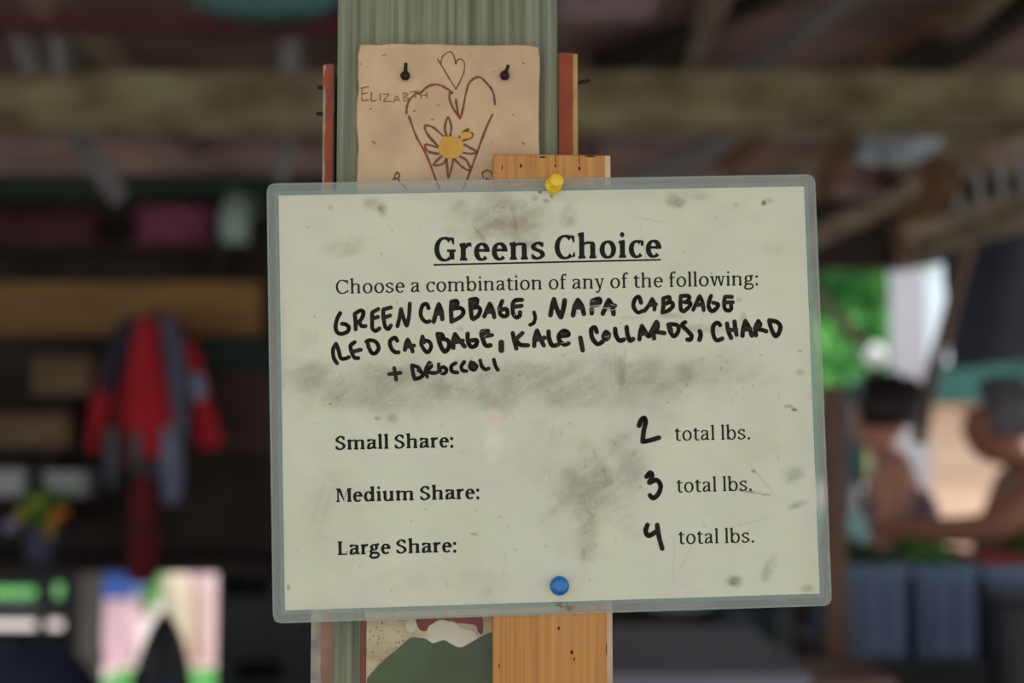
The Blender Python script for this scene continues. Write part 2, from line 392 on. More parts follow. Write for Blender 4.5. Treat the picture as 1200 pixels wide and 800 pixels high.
for (x, y_, a, l) in [(x, y_, a, l*.55) for x, y_, a, l in [(447, 65, .2, 12), (437, 52, .1, 10), (421, 75, 0, 4), (436, 165, -.8, 10), (612, 74, 0, 5), (612, 167, -.6, 7), (505, 140, .2, 7), (433, 127, -.3, 5), (484, 130, .1, 6), (512, 123, -.1, 6), (623, 60, .4, 9), (578, 84, 0, 4), (600, 135, .4, 5), (550, 64, 0, 4), (420, 60, 1, 4), (575, 170, 1.2, 8)]]:
    fl.append([( (x-470)*Z, (y_-50)*Z), ((x-470+l*math.cos(a))*Z, (y_-50-l*math.sin(a))*Z)])
put('clay_flecks', tile_lines(fl, OA, Z, .6, .9), m_line2, tile, M=postM, kind='stuff')
for (x, y_, x2, y2) in [(474.8, 88.4, 475.6, 73.5), (591.4, 88.2, 596, 76)]:
    c = P(x, y_, YT-.002)
    t = pthing('bent_nail', ('black bent nail at the upper left of the heart tile' if x < 500 else 'black bent nail at the upper right of the heart tile'), 'nail', c.x, YT, c.z)
    put('nail_head', blob(c, (.0026, .002, .0026), 3, .12, 3, 14, 8), m_blk, t, M=postM, smooth=True)
    put('nail_shank', tube([c, P((x+x2)/2, (y_+y2)/2, YT-.004), P(x2, y2, YT-.005)], [.0013, .0011, .0009], 8), m_blk, t, M=postM, smooth=True)

# ---- lower tile
m_cream2 = mat('speckled_cream_glaze', lin((196, 186, 148)), .35, var=.08, scale=90, col2=lin((170, 150, 112)))
m_redg = mat('dark_red_glaze', lin((128, 44, 34)), .3, var=.15, scale=60)
m_greeng = mat('dark_green_glaze', lin((62, 84, 48)), .3, var=.12, scale=25)
m_whiteg = mat('white_glaze', lin((206, 200, 172)), .3, var=.05, scale=60)
la, lb = P(427, 905, YT), P(642, 690, YT)
tile2 = pthing('ceramic_tile', 'painted ceramic tile with a green hill below the sign', 'tile', (la.x+lb.x)/2, YT+.008, la.z)
put('clay_slab', box(la.x, lb.x, YT, YT+.0095, la.z, lb.z), m_cream2, tile2, M=postM, bevel=.0015)
xa = P(422, 800, YT+.001).x; xb_ = P(429.5, 800, YT+.001).x
put('red_edge', box(xa, xb_, YT-.0002, YT+.009, la.z, lb.z), m_redg, tile2, M=postM, bevel=.0012)
def OC(pts): return [(350+x/5, 700+y_/5) for x, y_ in pts]
hill = spline([(400, 475), (480, 385), (570, 310), (650, 240), (700, 236), (745, 245), (785, 268), (850, 250), (900, 275), (950, 292), (1010, 262), (1060, 235), (1150, 200), (1400, 170)], 4)
put('green_hill', patch(OC(list(hill)+[(1400, 1000), (395, 1000)]), YT-.0006, YT+.0004), m_greeng, tile2, M=postM)
put('white_cloud', patch(OC(disc_pts(850, 210, 100, 82, 24, .25, 3)), YT-.0005, YT+.0002), m_whiteg, tile2, M=postM)
put('white_cloud', patch(OC(disc_pts(960, 240, 90, 60, 24, .25, 8)), YT-.00055, YT+.0002), m_whiteg, tile2, M=postM)
put('white_cloud', patch(OC(disc_pts(660, 165, 34, 40, 20, .2, 5)), YT-.00045, YT+.0002), m_whiteg, tile2, M=postM)
put('red_patch', patch(OC(spline([(690, 118), (780, 105), (900, 92), (1050, 85), (1080, 150), (1075, 215), (1050, 200), (1030, 160), (900, 150), (820, 150), (760, 190), (710, 190)], 3, True)), YT-.0003, YT+.0002), m_redg, tile2, M=postM)
sp = []
for i in range(46):
    x, y_ = random.uniform(415, 620), random.uniform(110, 430)
    if y_ > 470-(x-400)*.85: continue
    sp.append(patch(OC(disc_pts(x, y_, random.uniform(2, 5), random.uniform(2, 6), 6)), YT-.0003, YT+.0001))
put('glaze_speckles', join(*sp), m_line, tile2, M=postM, kind='stuff')

# ---- tan board in front of the post
m_tan = mat('varnished_pine', lin((196, 136, 60)), .5, scale=9, stretch=(50, 50, .8), bump=.12, col2=lin((176, 114, 44)), coat=.1, detail=5)
m_hole = mat('dark_hole', lin((38, 24, 14)), .9)
m_paleedge = mat('pale_sawn_edge', lin((206, 176, 138)), .7, scale=40)
YB = .0012
ba, bb = P(577.5, 900, YB), P(714.5, 181.5, YB)
board = pthing('pine_board', 'tan varnished pine board the laminated sign is pinned to', 'board', (ba.x+bb.x)/2, YB+.0072, ba.z)
xr = P(714.5, 181, YB).x; xl = P(578, 181, YB).x
put('plank', box(xl, xr, YB, YB+.0143, ba.z, bb.z), m_tan, board, M=postM, bevel=.0008)
put('pale_edge', box(xr-.0026, xr+.0003, YB-.0002, YB+.004, ba.z, bb.z-.0005), m_paleedge, board, M=postM)
for i, (x, y_, rx, ry) in enumerate([(610.5, 194, 1.2, 2.6), (651, 194, .9, 2), (679, 197, 1.2, 2.5), (597, 214, .8, 2), (588.5, 196, .6, 3), (654.8, 736, 1.3, 2.2), (670, 764, 1.6, 2.4), (673, 772, .9, 1.8), (585, 780, .7, 3), (636, 184, 4, 1), (692, 183, 6, 1), (679, 187, .5, 6), (651, 186, .4, 5), (711, 760, .8, 8), (712, 738, .8, 10)]):
    put('nail_hole' if ry < 2.9 else 'crack', patch(disc_pts(x, y_, rx, ry, 10, .3, i), YB-.00015, YB+.0002), m_hole, board, M=postM)

# ================================================================ THE LAMINATED SIGN
sign = thing('laminated_sign', 'smudged laminated sign headed Greens Choice pinned to the pine board', 'sign', sheetM)
m_film = film('milky_laminate', (.53, .54, .46), .31, .6)
m_seal = film('teal_laminate_edge', (.42, .58, .52), .30, .5)
m_tape = film('yellowed_tape', (.66, .66, .34), .62)
W2, H2 = .292/2, .229/2
def rrect(hw, hh, r, n=7):
    o = []
    for cx, cy, a0 in ((hw-r, hh-r, 0), (-hw+r, hh-r, 90), (-hw+r, -hh+r, 180), (hw-r, -hh+r, 270)):
        for i in range(n): a = R(a0+90*i/(n-1)); o.append((cx+r*math.cos(a), cy+r*math.sin(a)))
    return o
def ring(hw, hh, r, hw2, hh2, z0, z1):
    a = rrect(hw, hh, r); b = rrect(hw2, hh2, .0004)
    n = len(a); V = [(x, y_, z1) for x, y_ in a]+[(x, y_, z1) for x, y_ in b]+[(x, y_, z0) for x, y_ in a]+[(x, y_, z0) for x, y_ in b]
    Fc = []
    for i in range(n):
        j = (i+1) % n
        Fc += [(i, j, n+j, n+i), (2*n+i, 3*n+i, 3*n+j, 2*n+j), (i, 2*n+i, 2*n+j, j), (n+i, n+j, 3*n+j, 3*n+i)]
    return V, Fc
PW, PH = .2794/2, .2159/2
put('laminate_border', ring(W2, H2, .0048, PW, PH, -.0003, 0), m_film, sign, M=sheetM)
def rect_ring(a, b, c, d): pass
put('laminate_seam', ring(W2-.0002, H2-.0002, .0046, W2-.0011, H2-.0011, 0, .0002), m_seal, sign, M=sheetM)
put('laminate_seam', ring(PW+.0022, PH+.0022, .002, PW+.0001, PH+.0001, 0, .00035), m_seal, sign, M=sheetM)
# paper: fine grid carrying the dirt as a colour attribute
NX, NY = 330, 255
mp_ = bpy.data.materials.new('laminated_paper'); mp_.use_nodes = True
b = mp_.node_tree.nodes['Principled BSDF']; b.inputs['Roughness'].default_value = .55; b.inputs['Coat Weight'].default_value = .35; b.inputs['Coat Roughness'].default_value = .28
va = mp_.node_tree.nodes.new('ShaderNodeVertexColor'); va.layer_name = 'stains'; mp_.node_tree.links.new(va.outputs['Color'], b.inputs['Base Color'])
V = []; Fc = []
for j in range(NY+1):
    for i in range(NX+1): V.append((-PW+2*PW*i/NX, PH-2*PH*j/NY, .0001))
for j in range(NY):
    for i in range(NX): a = j*(NX+1)+i; Fc.append((a, a+NX+1, a+NX+2, a+1))
paper = put('paper', (V, Fc, [0]*len(Fc), 1), mp_, sign, M=sheetM)
PAPER = Vector(lin((214, 215, 187)))
BR, GR, DG = Vector(lin((112, 86, 48))), Vector(lin((108, 100, 76))), Vector(lin((110, 120, 92)))
DK = Vector(lin((30, 28, 22)))
# (px, py, rx, ry, angle, strength, colour, noise scale)
ST = [(585, 258, 60, 34, 0, .30, BR, .06), (620, 270, 26, 26, 0, .22, BR, .06), (500, 450, 180, 40, -.06, .18, GR, .05), (740, 446, 170, 40, -.04, .18, GR, .05), (360, 440, 34, 30, .2, .25, BR, .05), (700, 590, 70, 56, -.3, .22, GR, .06), (640, 520, 40, 60, .3, .12, GR, .05), (760, 470, 60, 40, -.5, .16, GR, .05), (410, 620, 60, 60, .3, .08, BR, .05), (890, 500, 40, 60, .3, .08, BR, .05), (860, 250, 60, 20, .2, .08, BR, .05), (510, 680, 120, 20, 0, .08, BR, .05), (447, 245, 9, 9, 0, .9, BR, .15), (440, 240, 13, 9, .3, .3, BR, .1), (402, 292, 34, 12, -.1, .28, BR, .08), (590, 258, 52, 30, 0, .34, BR, .06), (540, 248, 14, 16, 0, .3, BR, .1),
      (562, 274, 3.5, 17, -.7, .75, BR, .2), (603, 256, 5, 20, -.1, .5, BR, .15), (618, 286, 20, 5, .2, .4, BR, .15), (584, 262, 12, 8, 0, .4, BR, .1), (667, 253, 13, 17, 0, .34, GR, .1), (793, 236, 14, 8, .2, .6, BR, .1), (822, 231, 16, 6, 0, .25, BR, .1),
      (600, 230, 200, 9, 0, .10, BR, .03), (895, 238, 2.6, 3, 0, .95, DK, .3), (900, 235, 7, 4, 0, .35, GR, .2), (905, 290, 18, 10, 0, .12, BR, .06),
      (430, 455, 100, 36, -.05, .30, GR, .05), (392, 470, 20, 14, 0, .3, GR, .08), (560, 455, 120, 34, -.05, .30, GR, .05), (690, 446, 130, 36, -.05, .26, GR, .05), (800, 438, 110, 24, 0, .20, GR, .05), (360, 425, 26, 46, 0, .18, BR, .06), (470, 440, 60, 14, 0, .25, GR, .07),
      (806, 436, 14, 14, 0, .35, GR, .12), (728, 440, 5, 30, 0, .4, GR, .1), (733, 430, 2, 26, -.05, .4, GR, .3), (722, 430, 1.2, 30, -.04, .4, GR, .3), (700, 560, 56, 40, -.4, .38, GR, .06), (680, 575, 34, 30, 0, .36, GR, .07), (735, 530, 34, 40, .3, .26, GR, .07), (688, 630, 16, 46, .15, .34, GR, .08), (684, 650, 5, 18, .1, .45, GR, .15), (770, 500, 40, 18, -.3, .14, GR, .07),
      (932, 556, 20, 13, -.25, .46, DG, .12), (932, 592, 16, 5, -.4, .48, DG, .15), (899, 668, 9, 20, .5, .55, DG, .12), (861, 681, 12, 8, .3, .75, DG, .12), (931, 480, 3.5, 2, .2, .9, DK, .4), (924, 476, 6, 2, 0, .5, DK, .4), (938, 436, 6, 4, 0, .4, GR, .3), (937, 411, 2, 1.6, 0, .9, Vector(lin((34, 92, 64))), .1), (883, 552, 2.6, 1.4, .3, 1, Vector(lin((92, 70, 20))), .1),
      (878, 576, 24, 1.5, .16, .75, GR, .4), (898, 579.5, 7, 1.3, .1, .6, GR, .2), (633, 225, 2.3, 2.3, 0, 1, DK, .1), (646.5, 230, 1.8, 2.8, 0, 1, DK, .1), (640, 235, 3.5, 2.4, 0, .5, DK, .3), (627, 232, 4, 4, 0, .35, GR, .3), (387, 243, 3, 4, 0, .35, GR, .4), (556, 626, 5, 1.2, .1, .8, GR, .3), (524, 685, .9, 8, -.15, .6, BR, .3), (338, 688, 2.2, 3.4, 0, .7, BR, .2),
      (577, 695, 30, 22, 0, .1, GR, .06), (570, 695, 10, 14, .8, .2, GR, .12), (380, 590, 24, 50, .3, .14, GR, .08), (372, 592, 1, 40, .35, .25, GR, .4), (386, 580, 1, 46, .3, .25, GR, .4), (461, 490, 9, 7, 0, .45, GR, .3), (442, 490, 4, 2.4, 0, .6, GR, .3), (800, 225, 60, 10, 0, .12, BR, .06), (332, 400, 4, 60, 0, .12, BR, .06), (370, 400, .9, 26, 0, .3, DG, .3), (862, 240, 3, 3, 0, .3, GR, .3),
      (540, 385, 5, 3, 0, .25, BR, .3), (820, 385, 30, 6, 0, .35, BR, .2), (790, 370, 20, 3, 0, .35, DG, .3), (871, 372, 4, 6, 0, .4, DG, .4), (866, 351, 4, 3, 0, .4, DG, .4), (740, 372, 22, 3, 0, .2, BR, .3), (945, 690, 8, 5, 0, .35, BR, .2), (602, 560, 70, 40, 0, .05, BR, .04), (842, 417, 3, 1.5, 0, .3, GR, .3), (853, 424, 2, 1.6, 0, .5, GR, .3), (676, 366, 2, 1.6, 0, .5, BR, .3), (660, 416, 3, 2, 0, .3, BR, .3), (640, 640, 3, 2, 0, .3, GR, .3), (604, 644, 2, 2, 0, .3, GR, .3)]
WH = [(580, 492, 10, 12, .1, .9, Vector(lin((232, 206, 182)))), (577, 520, 13, 17, .1, .85, Vector(lin((230, 228, 208))))]
for k in range(26):                                 # faint hairline scratches
    ST.append((random.uniform(345, 930), random.uniform(250, 700), random.uniform(.6, .9), random.uniform(14, 44), random.uniform(-1.4, 1.4), .22, GR, .3))
for k in range(60):
    ST.append((random.gauss(640, 150), random.gauss(450, 16), random.uniform(.7, 1.6), random.uniform(.7, 1.6), random.uniform(0, 3), .5, random.choice([GR, BR, DK]), .1))
for k in range(24):
    ST.append((random.gauss(700, 26), random.gauss(580, 40), random.uniform(.7, 1.4), random.uniform(1, 9), random.uniform(-.9, .9), .35, GR, .1))
for k in range(46):
    ST.append((random.uniform(345, 935), random.uniform(235, 700), random.uniform(.7, 1.3), random.uniform(.7, 1.4), 0, .6, random.choice([GR, BR, DK]), .1))
def px_of(x, y_):
    v = camM.inverted() @ (sheetM @ Vector((x, y_, 0))); return 600+F*v.x/-v.z, 400-F*v.y/-v.z
col = [None]*len(V); pix = [px_of(v[0], v[1]) for v in V]
for k, (x, y_) in enumerate(pix):
    n1 = noise.fractal(Vector((x*.012, y_*.012, 1)), 1, 2, 4); n2 = noise.noise(Vector((x*.05, y_*.12, 4)))
    n3 = noise.noise(Vector(((x+y_)*.01, (y_-x)*.035, 9)))
    c = PAPER*(1+.05*n1+.02*n2+.03*n3); c.z *= 1-.05*abs(n1)-.04*n3
    e = min(x-330, 950-x, y_-222, 712-y_)
    if e < 18: c = c.lerp(BR, .06*(1-e/18)*(1+n2))
    col[k] = c
grid = {}
for k, (x, y_) in enumerate(pix): grid.setdefault((int(x//12), int(y_//12)), []).append(k)
def stain(px, py, rx, ry, ang, s, cl, ns, white=False):
    r = max(rx, ry)*1.25+3; ca, sa = math.cos(ang), math.sin(ang)
    rx, ry = max(rx, .95), max(ry, .95)
    for gx in range(int((px-r)//12), int((px+r)//12)+1):
        for gy in range(int((py-r)//12), int((py+r)//12)+1):
            for k in grid.get((gx, gy), ()):
                x, y_ = pix[k]; dx, dy = x-px, y_-py
                u, v = (dx*ca+dy*sa)/rx, (-dx*sa+dy*ca)/ry
                d = math.sqrt(u*u+v*v)
                big = rx > 7 or ry > 7
                if big: d += .55*noise.noise(Vector((x*.03, y_*.035, px)))+.15*noise.noise(Vector((x*.12, y_*.12, px)))
                if d >= 1.2: continue
                f = min(1, max(0, (1.2-d)/(1.0 if big else .5))); f = f*f*(3-2*f)
                if big:
                    xr_, yr_ = x*.86-y_*.5, x*.5+y_*.86
                    f *= max(0, .82+.55*noise.noise(Vector((xr_*.035, yr_*.09, py)))+.45*noise.noise(Vector((x*.05+3, y_*.045, px)))+.35*noise.noise(Vector((xr_*.09, yr_*.26, px)))+.35*noise.noise(Vector((x*.3, y_*.34, py))))
                else: f *= .8+.3*noise.noise(Vector((x*ns*3, y_*ns*3, py)))
                col[k] = col[k].lerp(cl, max(0, min(1, f*s)))
for s_ in ST: stain(*s_)
for s_ in WH: stain(*s_, .3)
ca = paper.data.color_attributes.new('stains', 'FLOAT_COLOR', 'POINT')
flat = []
for c in col: flat += [c.x, c.y, c.z, 1]
ca.data.foreach_set('color', flat)

# ---- printed letters, drawn as pen strokes on the paper
m_print = mat('printed_black', lin((34, 31, 22)), .9, var=.03, scale=60)
m_printb = mat('printed_bold_black', lin((22, 20, 14)), .9, var=.03, scale=60)
m_ink = mat('marker_ink', lin((18, 15, 8)), .8, var=.25, scale=300, col2=lin((44, 34, 18)))
def glyph(ch, SW, HW):
    """returns (list of (points, widths)), (list of polygons), advance) in a 1000-unit em; x-height 500"""
    st, po = [], []
    def pw(th): return math.sqrt((SW*math.sin(th-.12))**2+(HW*math.cos(th-.12))**2)
    def pen(pts, closed=False, sub=7, w_=None, taper=None):
        q = spline(pts, sub, closed); ws = []
        for k in range(len(q)):
            a = q[min(k+1, len(q)-1)]; b_ = q[max(k-1, 0)]
            if closed and k in (0, len(q)-1): a, b_ = q[1], q[-2]
            ws.append(w_ if w_ else pw(math.atan2(a[1]-b_[1], a[0]-b_[0])))
        if taper:
            for k in range(len(ws)): t = k/(len(ws)-1); ws[k] *= taper[0]+(taper[1]-taper[0])*t
        st.append((q, ws))
    def arc(cx, cy, rx, ry, a0, a1, n=22):
        rx -= SW/2; ry -= HW/2; q = []; ws = []
        for k in range(n+1):
            a = R(a0+(a1-a0)*k/n); q.append((cx+rx*math.cos(a), cy+ry*math.sin(a)))
            ws.append(pw(math.atan2(ry*math.cos(a), -rx*math.sin(a))))
        st.append((q, ws))
    def rect(x0, y0, x1, y1): po.append([(x0, y0), (x1, y0), (x1, y1), (x0, y1)])
    def stem(xl_, y0, y1): rect(xl_, y0, xl_+SW, y1)
    sh = HW*.95; ex = 36 if SW < 100 else 34
    def foot(xl_, l=1, r=1):
        po.append([(xl_-ex*l, 0), (xl_+SW+ex*r, 0), (xl_+SW+ex*r, sh*.75), (xl_+SW, sh*1.35), (xl_, sh*1.35), (xl_-ex*l, sh*.75)])
    def flag(xl_, y_):        # slanted head serif
        po.append([(xl_-ex*1.1, y_-sh*.1), (xl_+SW*.9, y_+sh*.35), (xl_+SW, y_-sh), (xl_+2, y_-sh*1.6), (xl_-ex*1.1, y_-sh)])
    def dot(x, y_, r): po.append([(x+r*math.cos(R(a)), y_+r*math.sin(R(a))) for a in range(0, 360, 24)])
    def arch(xl_, xr_, foot_=True, top=508):
        xc = xr_+SW/2
        pen([(xl_+SW*.6, 370), (xl_+SW*.95, 425), ((xl_+SW+xr_)/2+SW*.15, top-HW*.7), (xc-SW*.12, 430), (xc, 330), (xc, 250)])
        stem(xr_, 0, 300)
        if foot_: foot(xr_, 1, 1)
    k = SW-80
    if ch == 'o': arc(270+k/2, 248, 230+k/2, 262, 0, 360, 36); return st, po, 540+k
    if ch == 'e':
        cx = 258+k/2; rx = 218+k/2
        arc(cx, 248, rx, 262, -2, 318, 34); rect(cx-rx+SW*.7, 248, cx+rx-8, 248+HW*1.05); return st, po, 500+k
    if ch == 'c':
        cx = 262+k/2; rx = 224+k/2
        arc(cx, 248, rx, 262, 52, 318, 30); po.append([(cx+rx*.50, 340), (cx+rx*.82, 340), (cx+rx*.86, 478), (cx+rx*.45, 508)]) ; return st, po, 470+k
    if ch in 'CG':
        cx = 350+k*.5; rx = 305+k*.5
        arc(cx, 340, rx, 356, 48, 316 if ch == 'C' else 306, 36)
        po.append([(cx+rx*.76, 470), (cx+rx*.90, 470), (cx+rx*.90, 655), (cx+rx*.50, 690), (cx+rx*.60, 600)])
        if ch == 'C':
            po.append([(cx+rx*.60, 40), (cx+rx*.93, 60), (cx+rx*.93, 185), (cx+rx*.80, 185), (cx+rx*.7, 110)]); return st, po, 690+k
        rect(cx+rx*.9-SW, 40, cx+rx*.9, 330); po.append([(cx+rx*.9-SW-70, 330-sh), (cx+rx*.9+50, 330-sh), (cx+rx*.9+50, 330), (cx+rx*.9-SW-70, 330)]); return st, po, 750+k
    if ch == 'n':
        stem(80, 0, 500); foot(80); flag(80, 500); arch(80, 380+k*.7); return st, po, 570+k*1.6
    if ch == 'h':
        stem(80, 0, 740); foot(80); flag(80, 740); arch(80, 380+k*.7); return st, po, 570+k*1.6
    if ch == 'm':
        a = 370+k*.8; b_ = a+300+k*.6
        stem(80, 0, 500); foot(80); flag(80, 500); arch(80, a); arch(a, b_); return st, po, b_+SW+95+k*.1
    if ch == 'r':
        stem(80, 0, 500); foot(80, 1, 1.3); flag(80, 500)
        pen([(80+SW*.7, 360), (80+SW+30, 425), (80+SW+100, 478), (80+SW+170, 478)]); po.append([(80+SW+120, 400), (80+SW+190, 400), (80+SW+195, 508), (80+SW+110, 508)]); return st, po, 390+k
    if ch == 'u':
        xr_ = 370+k*.7; stem(75, 150, 500); flag(75, 500); stem(xr_, 0, 500); flag(xr_, 500)
        xc = 75+SW/2; pen([(xc, 200), (xc, 140), (xc+SW*.2+30, 40), (xr_-60, 30), (xr_+SW*.2, 105)]); po.append([(xr_, 0), (xr_+SW+ex, 0), (xr_+SW+ex, sh*.8), (xr_, sh*1.2)]); return st, po, 560+k*1.6
    if ch == 'i':
        stem(85, 0, 500); foot(85); flag(85, 500); dot(85+SW/2, 668, 48+k*.3); return st, po, 250+k
    if ch == 'l': stem(80, 0, 740); foot(80); flag(80, 740); return st, po, 245+k
    if ch == 'b':
        stem(70, 10, 740); flag(70, 740); cx = 290+k*.6; arc(cx, 248, 215+k*.5, 260, -150, 152, 30); return st, po, 555+k
    if ch == 'd':
        xr_ = 370+k*.6; arc(255+k*.4, 248, 212+k*.5, 260, 32, 326, 30); stem(xr_, 0, 740); flag(xr_, 740); po.append([(xr_, 0), (xr_+SW+ex, 0), (xr_+SW+ex, sh*.8), (xr_, sh*1.2)]); return st, po, 565+k*1.3
    if ch == 'a':
        xr_ = 300+k*.6; xc = xr_+SW/2
        pen([(95+k*.1, 420), (150, 470), (235+k*.3, 508-HW*.6), (xc-10, 440), (xc, 350), (xc, 250)]); po.append([(60, 365), (60+SW*.85, 365), (60+SW*.9, 460), (120, 478), (66, 440)])
        stem(xr_, 60, 300); pen([(xc, 100), (xc+SW*.25, HW*.7), (xc+SW*.8+16, HW*.8)])
        pen([(xr_+4, 300), (170+k*.2, 262), (50+SW/2, 140), (120+k*.2, 12+HW*.5), (220+k*.3, 40), (xr_+10, 110)]); return st, po, 490+k*1.3
    if ch == 't':
        xl_ = 105; stem(xl_, 100, 590); po.append([(xl_-65, 500-sh), (xl_+SW+125, 500-sh), (xl_+SW+125, 500), (xl_-65, 500)]); po.append([(xl_-60, 500), (xl_+SW, 500), (xl_+SW, 620), (xl_+SW*.4, 610)])
        xc = xl_+SW/2; pen([(xc, 160), (xc, 100), (xc+30+SW*.2, 28), (xc+100+SW*.2, 18), (xc+150+SW*.2, 50)]); return st, po, 345+k
    if ch == 'f':
        xl_ = 95; stem(xl_, 0, 560); foot(xl_, 1, 1.5); po.append([(xl_-60, 500-sh), (xl_+SW+115, 500-sh), (xl_+SW+115, 500), (xl_-60, 500)])
        xc = xl_+SW/2; pen([(xc, 520), (xc, 620), (xc+60, 720), (xc+140, 740), (xc+190, 712)]); po.append([(xc+130, 650), (xc+200, 660), (xc+205, 740), (xc+120, 750)]); return st, po, 330+k
    if ch in 'sS':
        if ch == 's': w_, h_, th = 360+k, 510, SW*.92
        else: w_, h_, th = 470+k*.9, 696, SW*1.0
        x0 = 45; c = x0+w_/2; g = HW
        q = [(x0+w_*.86, h_*.80), (x0+w_*.62, h_-g*.6), (c-w_*.08, h_-g*.55), (x0+th*.5, h_*.77), (x0+w_*.26, h_*.60), (x0+w_*.70, h_*.43), (x0+w_-th*.5, h_*.23), (c+w_*.06, -6+g*.55), (x0+w_*.3, -6+g*.6), (x0+w_*.08, h_*.18)]
        pen(q); po.append([(x0+w_*.76, h_*.70), (x0+w_*.90, h_*.70), (x0+w_*.92, h_*.94), (x0+w_*.68, h_*.99)]); po.append([(x0, h_*.30), (x0+w_*.13, h_*.30), (x0+w_*.3, h_*.03), (x0, h_*.06)])
        return st, po, w_+90
    if ch == 'g':
        arc(235+k*.4, 345, 180+k*.4, 165, 0, 360, 30)
        pen([(330+k*.6, 455), (380+k*.7, 485), (455+k, 478)], w_=HW*1.4)
        pen([(130+k*.2, 225), (80+k*.1, 160), (120, 95), (240+k*.3, 72), (380+k*.6, 55), (445+k*.8, -35), (390+k*.6, -135), (235+k*.3, -178), (90+k*.1, -140), (55+k*.1, -70), (110+k*.1, 20), (160+k*.2, 60)], w_=(SW*.45+HW*.6)); return st, po, 500+k
    if ch in 'yvw':
        def vee(x0, w_, tail=False):
            xm = x0+w_*.52
            po.append([(x0+20, 490), (x0+20+SW*1.08, 490), (xm+SW*.45, 0), (xm-SW*.35, 0)])
            po.append([(x0+w_-28-HW*1.1, 490), (x0+w_-28, 490), (xm+SW*.42, 0), (xm+SW*.42-HW*1.2, 0)])
            po.append([(x0-22, 500-sh), (x0+SW+62, 500-sh), (x0+SW+62, 500), (x0-22, 500)]); po.append([(x0+w_-HW-90, 500-sh), (x0+w_+16, 500-sh), (x0+w_+16, 500), (x0+w_-HW-90, 500)])
            return xm
        if ch == 'w': vee(30, 370+k*.7); vee(345+k*.5, 370+k*.7); return st, po, 745+k*1.3
        xm = vee(30, 420+k*.7)
        if ch == 'y': pen([(xm+SW*.25, 40), (xm-10, -70), (xm-70, -170), (xm-150, -185)], w_=HW*1.25); dot(xm-150, -168, SW*.42)
        return st, po, 475+k
    if ch == 'M':
        w_ = 640+k*1.2; x0 = 70; xr_ = x0+w_-SW
        rect(x0+10, 0, x0+10+HW*1.1, 680); stem(xr_, 0, 680)
        po.append([(x0-4, 680), (x0+SW*1.15, 680), (x0+w_*.5+10, 140), (x0+w_*.5-20, 20), (x0+w_*.5-44, 100)])
        po.append([(xr_+SW*.3, 680), (xr_-10, 680), (x0+w_*.5-20, 20), (x0+w_*.5+22, 120)])
        for a, b_ in ((x0-38, x0+HW+58), (xr_-40, xr_+SW+40)): rect(a, 0, b_, sh)
        rect(x0-38, 680-sh, x0+SW*.9, 680); rect(xr_-5, 680-sh, xr_+SW+40, 680); return st, po, w_+140
    if ch == 'L':
        stem(90, 0, 680); rect(50, 0, 500+k*.5, sh); rect(50, 680-sh, 90+SW+50, 680); po.append([(500+k*.5-45, 0), (500+k*.5, 0), (500+k*.5, 190), (500+k*.5-28, 190)]); return st, po, 545+k
    if ch == '.': dot(120, 45, 58+k*.3); return st, po, 240
    if ch == ':': dot(125, 45, 56+k*.35); dot(125, 430, 56+k*.35); return st, po, 260+k*.4
    return st, po, 235
def print_text(s, p0, p1, sy, SW, HW, name, m, par, zo=.00022):
    adv = 0; lay = []
    for ch in s: g = glyph(ch, SW, HW); lay.append((adv, g)); adv += g[2]
    d = Vector((p1[0]-p0[0], p1[1]-p0[1])); L_ = d.length; d /= L_; u = Vector((d.y, -d.x))
    sx = L_/(adv-80); V, Fc = [], []; zi = 0
    def mp2(x, y_):
        q = Vector(p0)+d*(x*sx)+u*(y_*sy); return S(q.x, q.y, zo+zi*2e-7)
    for ax, (sts, pos, _) in lay:
        for q, ws in sts:
            zi += 1; n0 = len(V)
            for k in range(len(q)):
                a = q[min(k+1, len(q)-1)]; b_ = q[max(k-1, 0)]
                if q[0] == q[-1] or (abs(q[0][0]-q[-1][0])+abs(q[0][1]-q[-1][1]) < 1):
                    if k in (0, len(q)-1): a, b_ = q[1], q[-2]
                dx, dy = a[0]-b_[0], a[1]-b_[1]; l = math.hypot(dx, dy) or 1
                nx, ny = -dy/l*ws[k]/2, dx/l*ws[k]/2
                V.append(mp2(ax+q[k][0]+nx, q[k][1]+ny)); V.append(mp2(ax+q[k][0]-nx, q[k][1]-ny))
                if k: Fc.append((n0+2*k-2, n0+2*k-1, n0+2*k+1, n0+2*k))
        for pg in pos:
            zi += 1; n0 = len(V); V += [mp2(ax+x, y_) for x, y_ in pg]; Fc.append(tuple(range(n0, n0+len(pg))))
    return put(name, (V, Fc), m, par, M=sheetM)
Bs, Bh = 170, 76; Rs, Rh = 106, 56
print_text('Greens Choice', (507.5, 306), (773.5, 301.3), .0408, Bs, Bh, 'printed_title', m_printb, paper)
V, Fc = ribbon([S(508, 310.2, .00022), S(774.5, 304.2, .00022)], [.0009]*2, lambda d: Vector((-d.y, d.x, 0)), Vector())
put('title_underline', (V, Fc), m_printb, paper, M=sheetM)
print_text('Choose a combination of any of the following:', (392.6, 344.2), (888.5, 334.0), .0236, Rs, Rh, 'printed_line', m_print, paper)
print_text('Small Share:', (392.3, 527.2), (531.5, 523.9), .0236, Bs, Bh, 'printed_heading', m_printb, paper)
print_text('Medium Share:', (393.6, 588.3), (562, 584.2), .0236, Bs, Bh, 'printed_heading', m_printb, paper)
print_text('Large Share:', (394.8, 650.3), (535, 646.7), .0236, Bs, Bh, 'printed_heading', m_printb, paper)
print_text('total lbs.', (790.2, 516.4), (878.6, 514.5), .0238, Rs, Rh, 'printed_line', m_print, paper)
print_text('total lbs.', (792.4, 577), (880.6, 574.7), .0238, Rs, Rh, 'printed_line', m_print, paper)
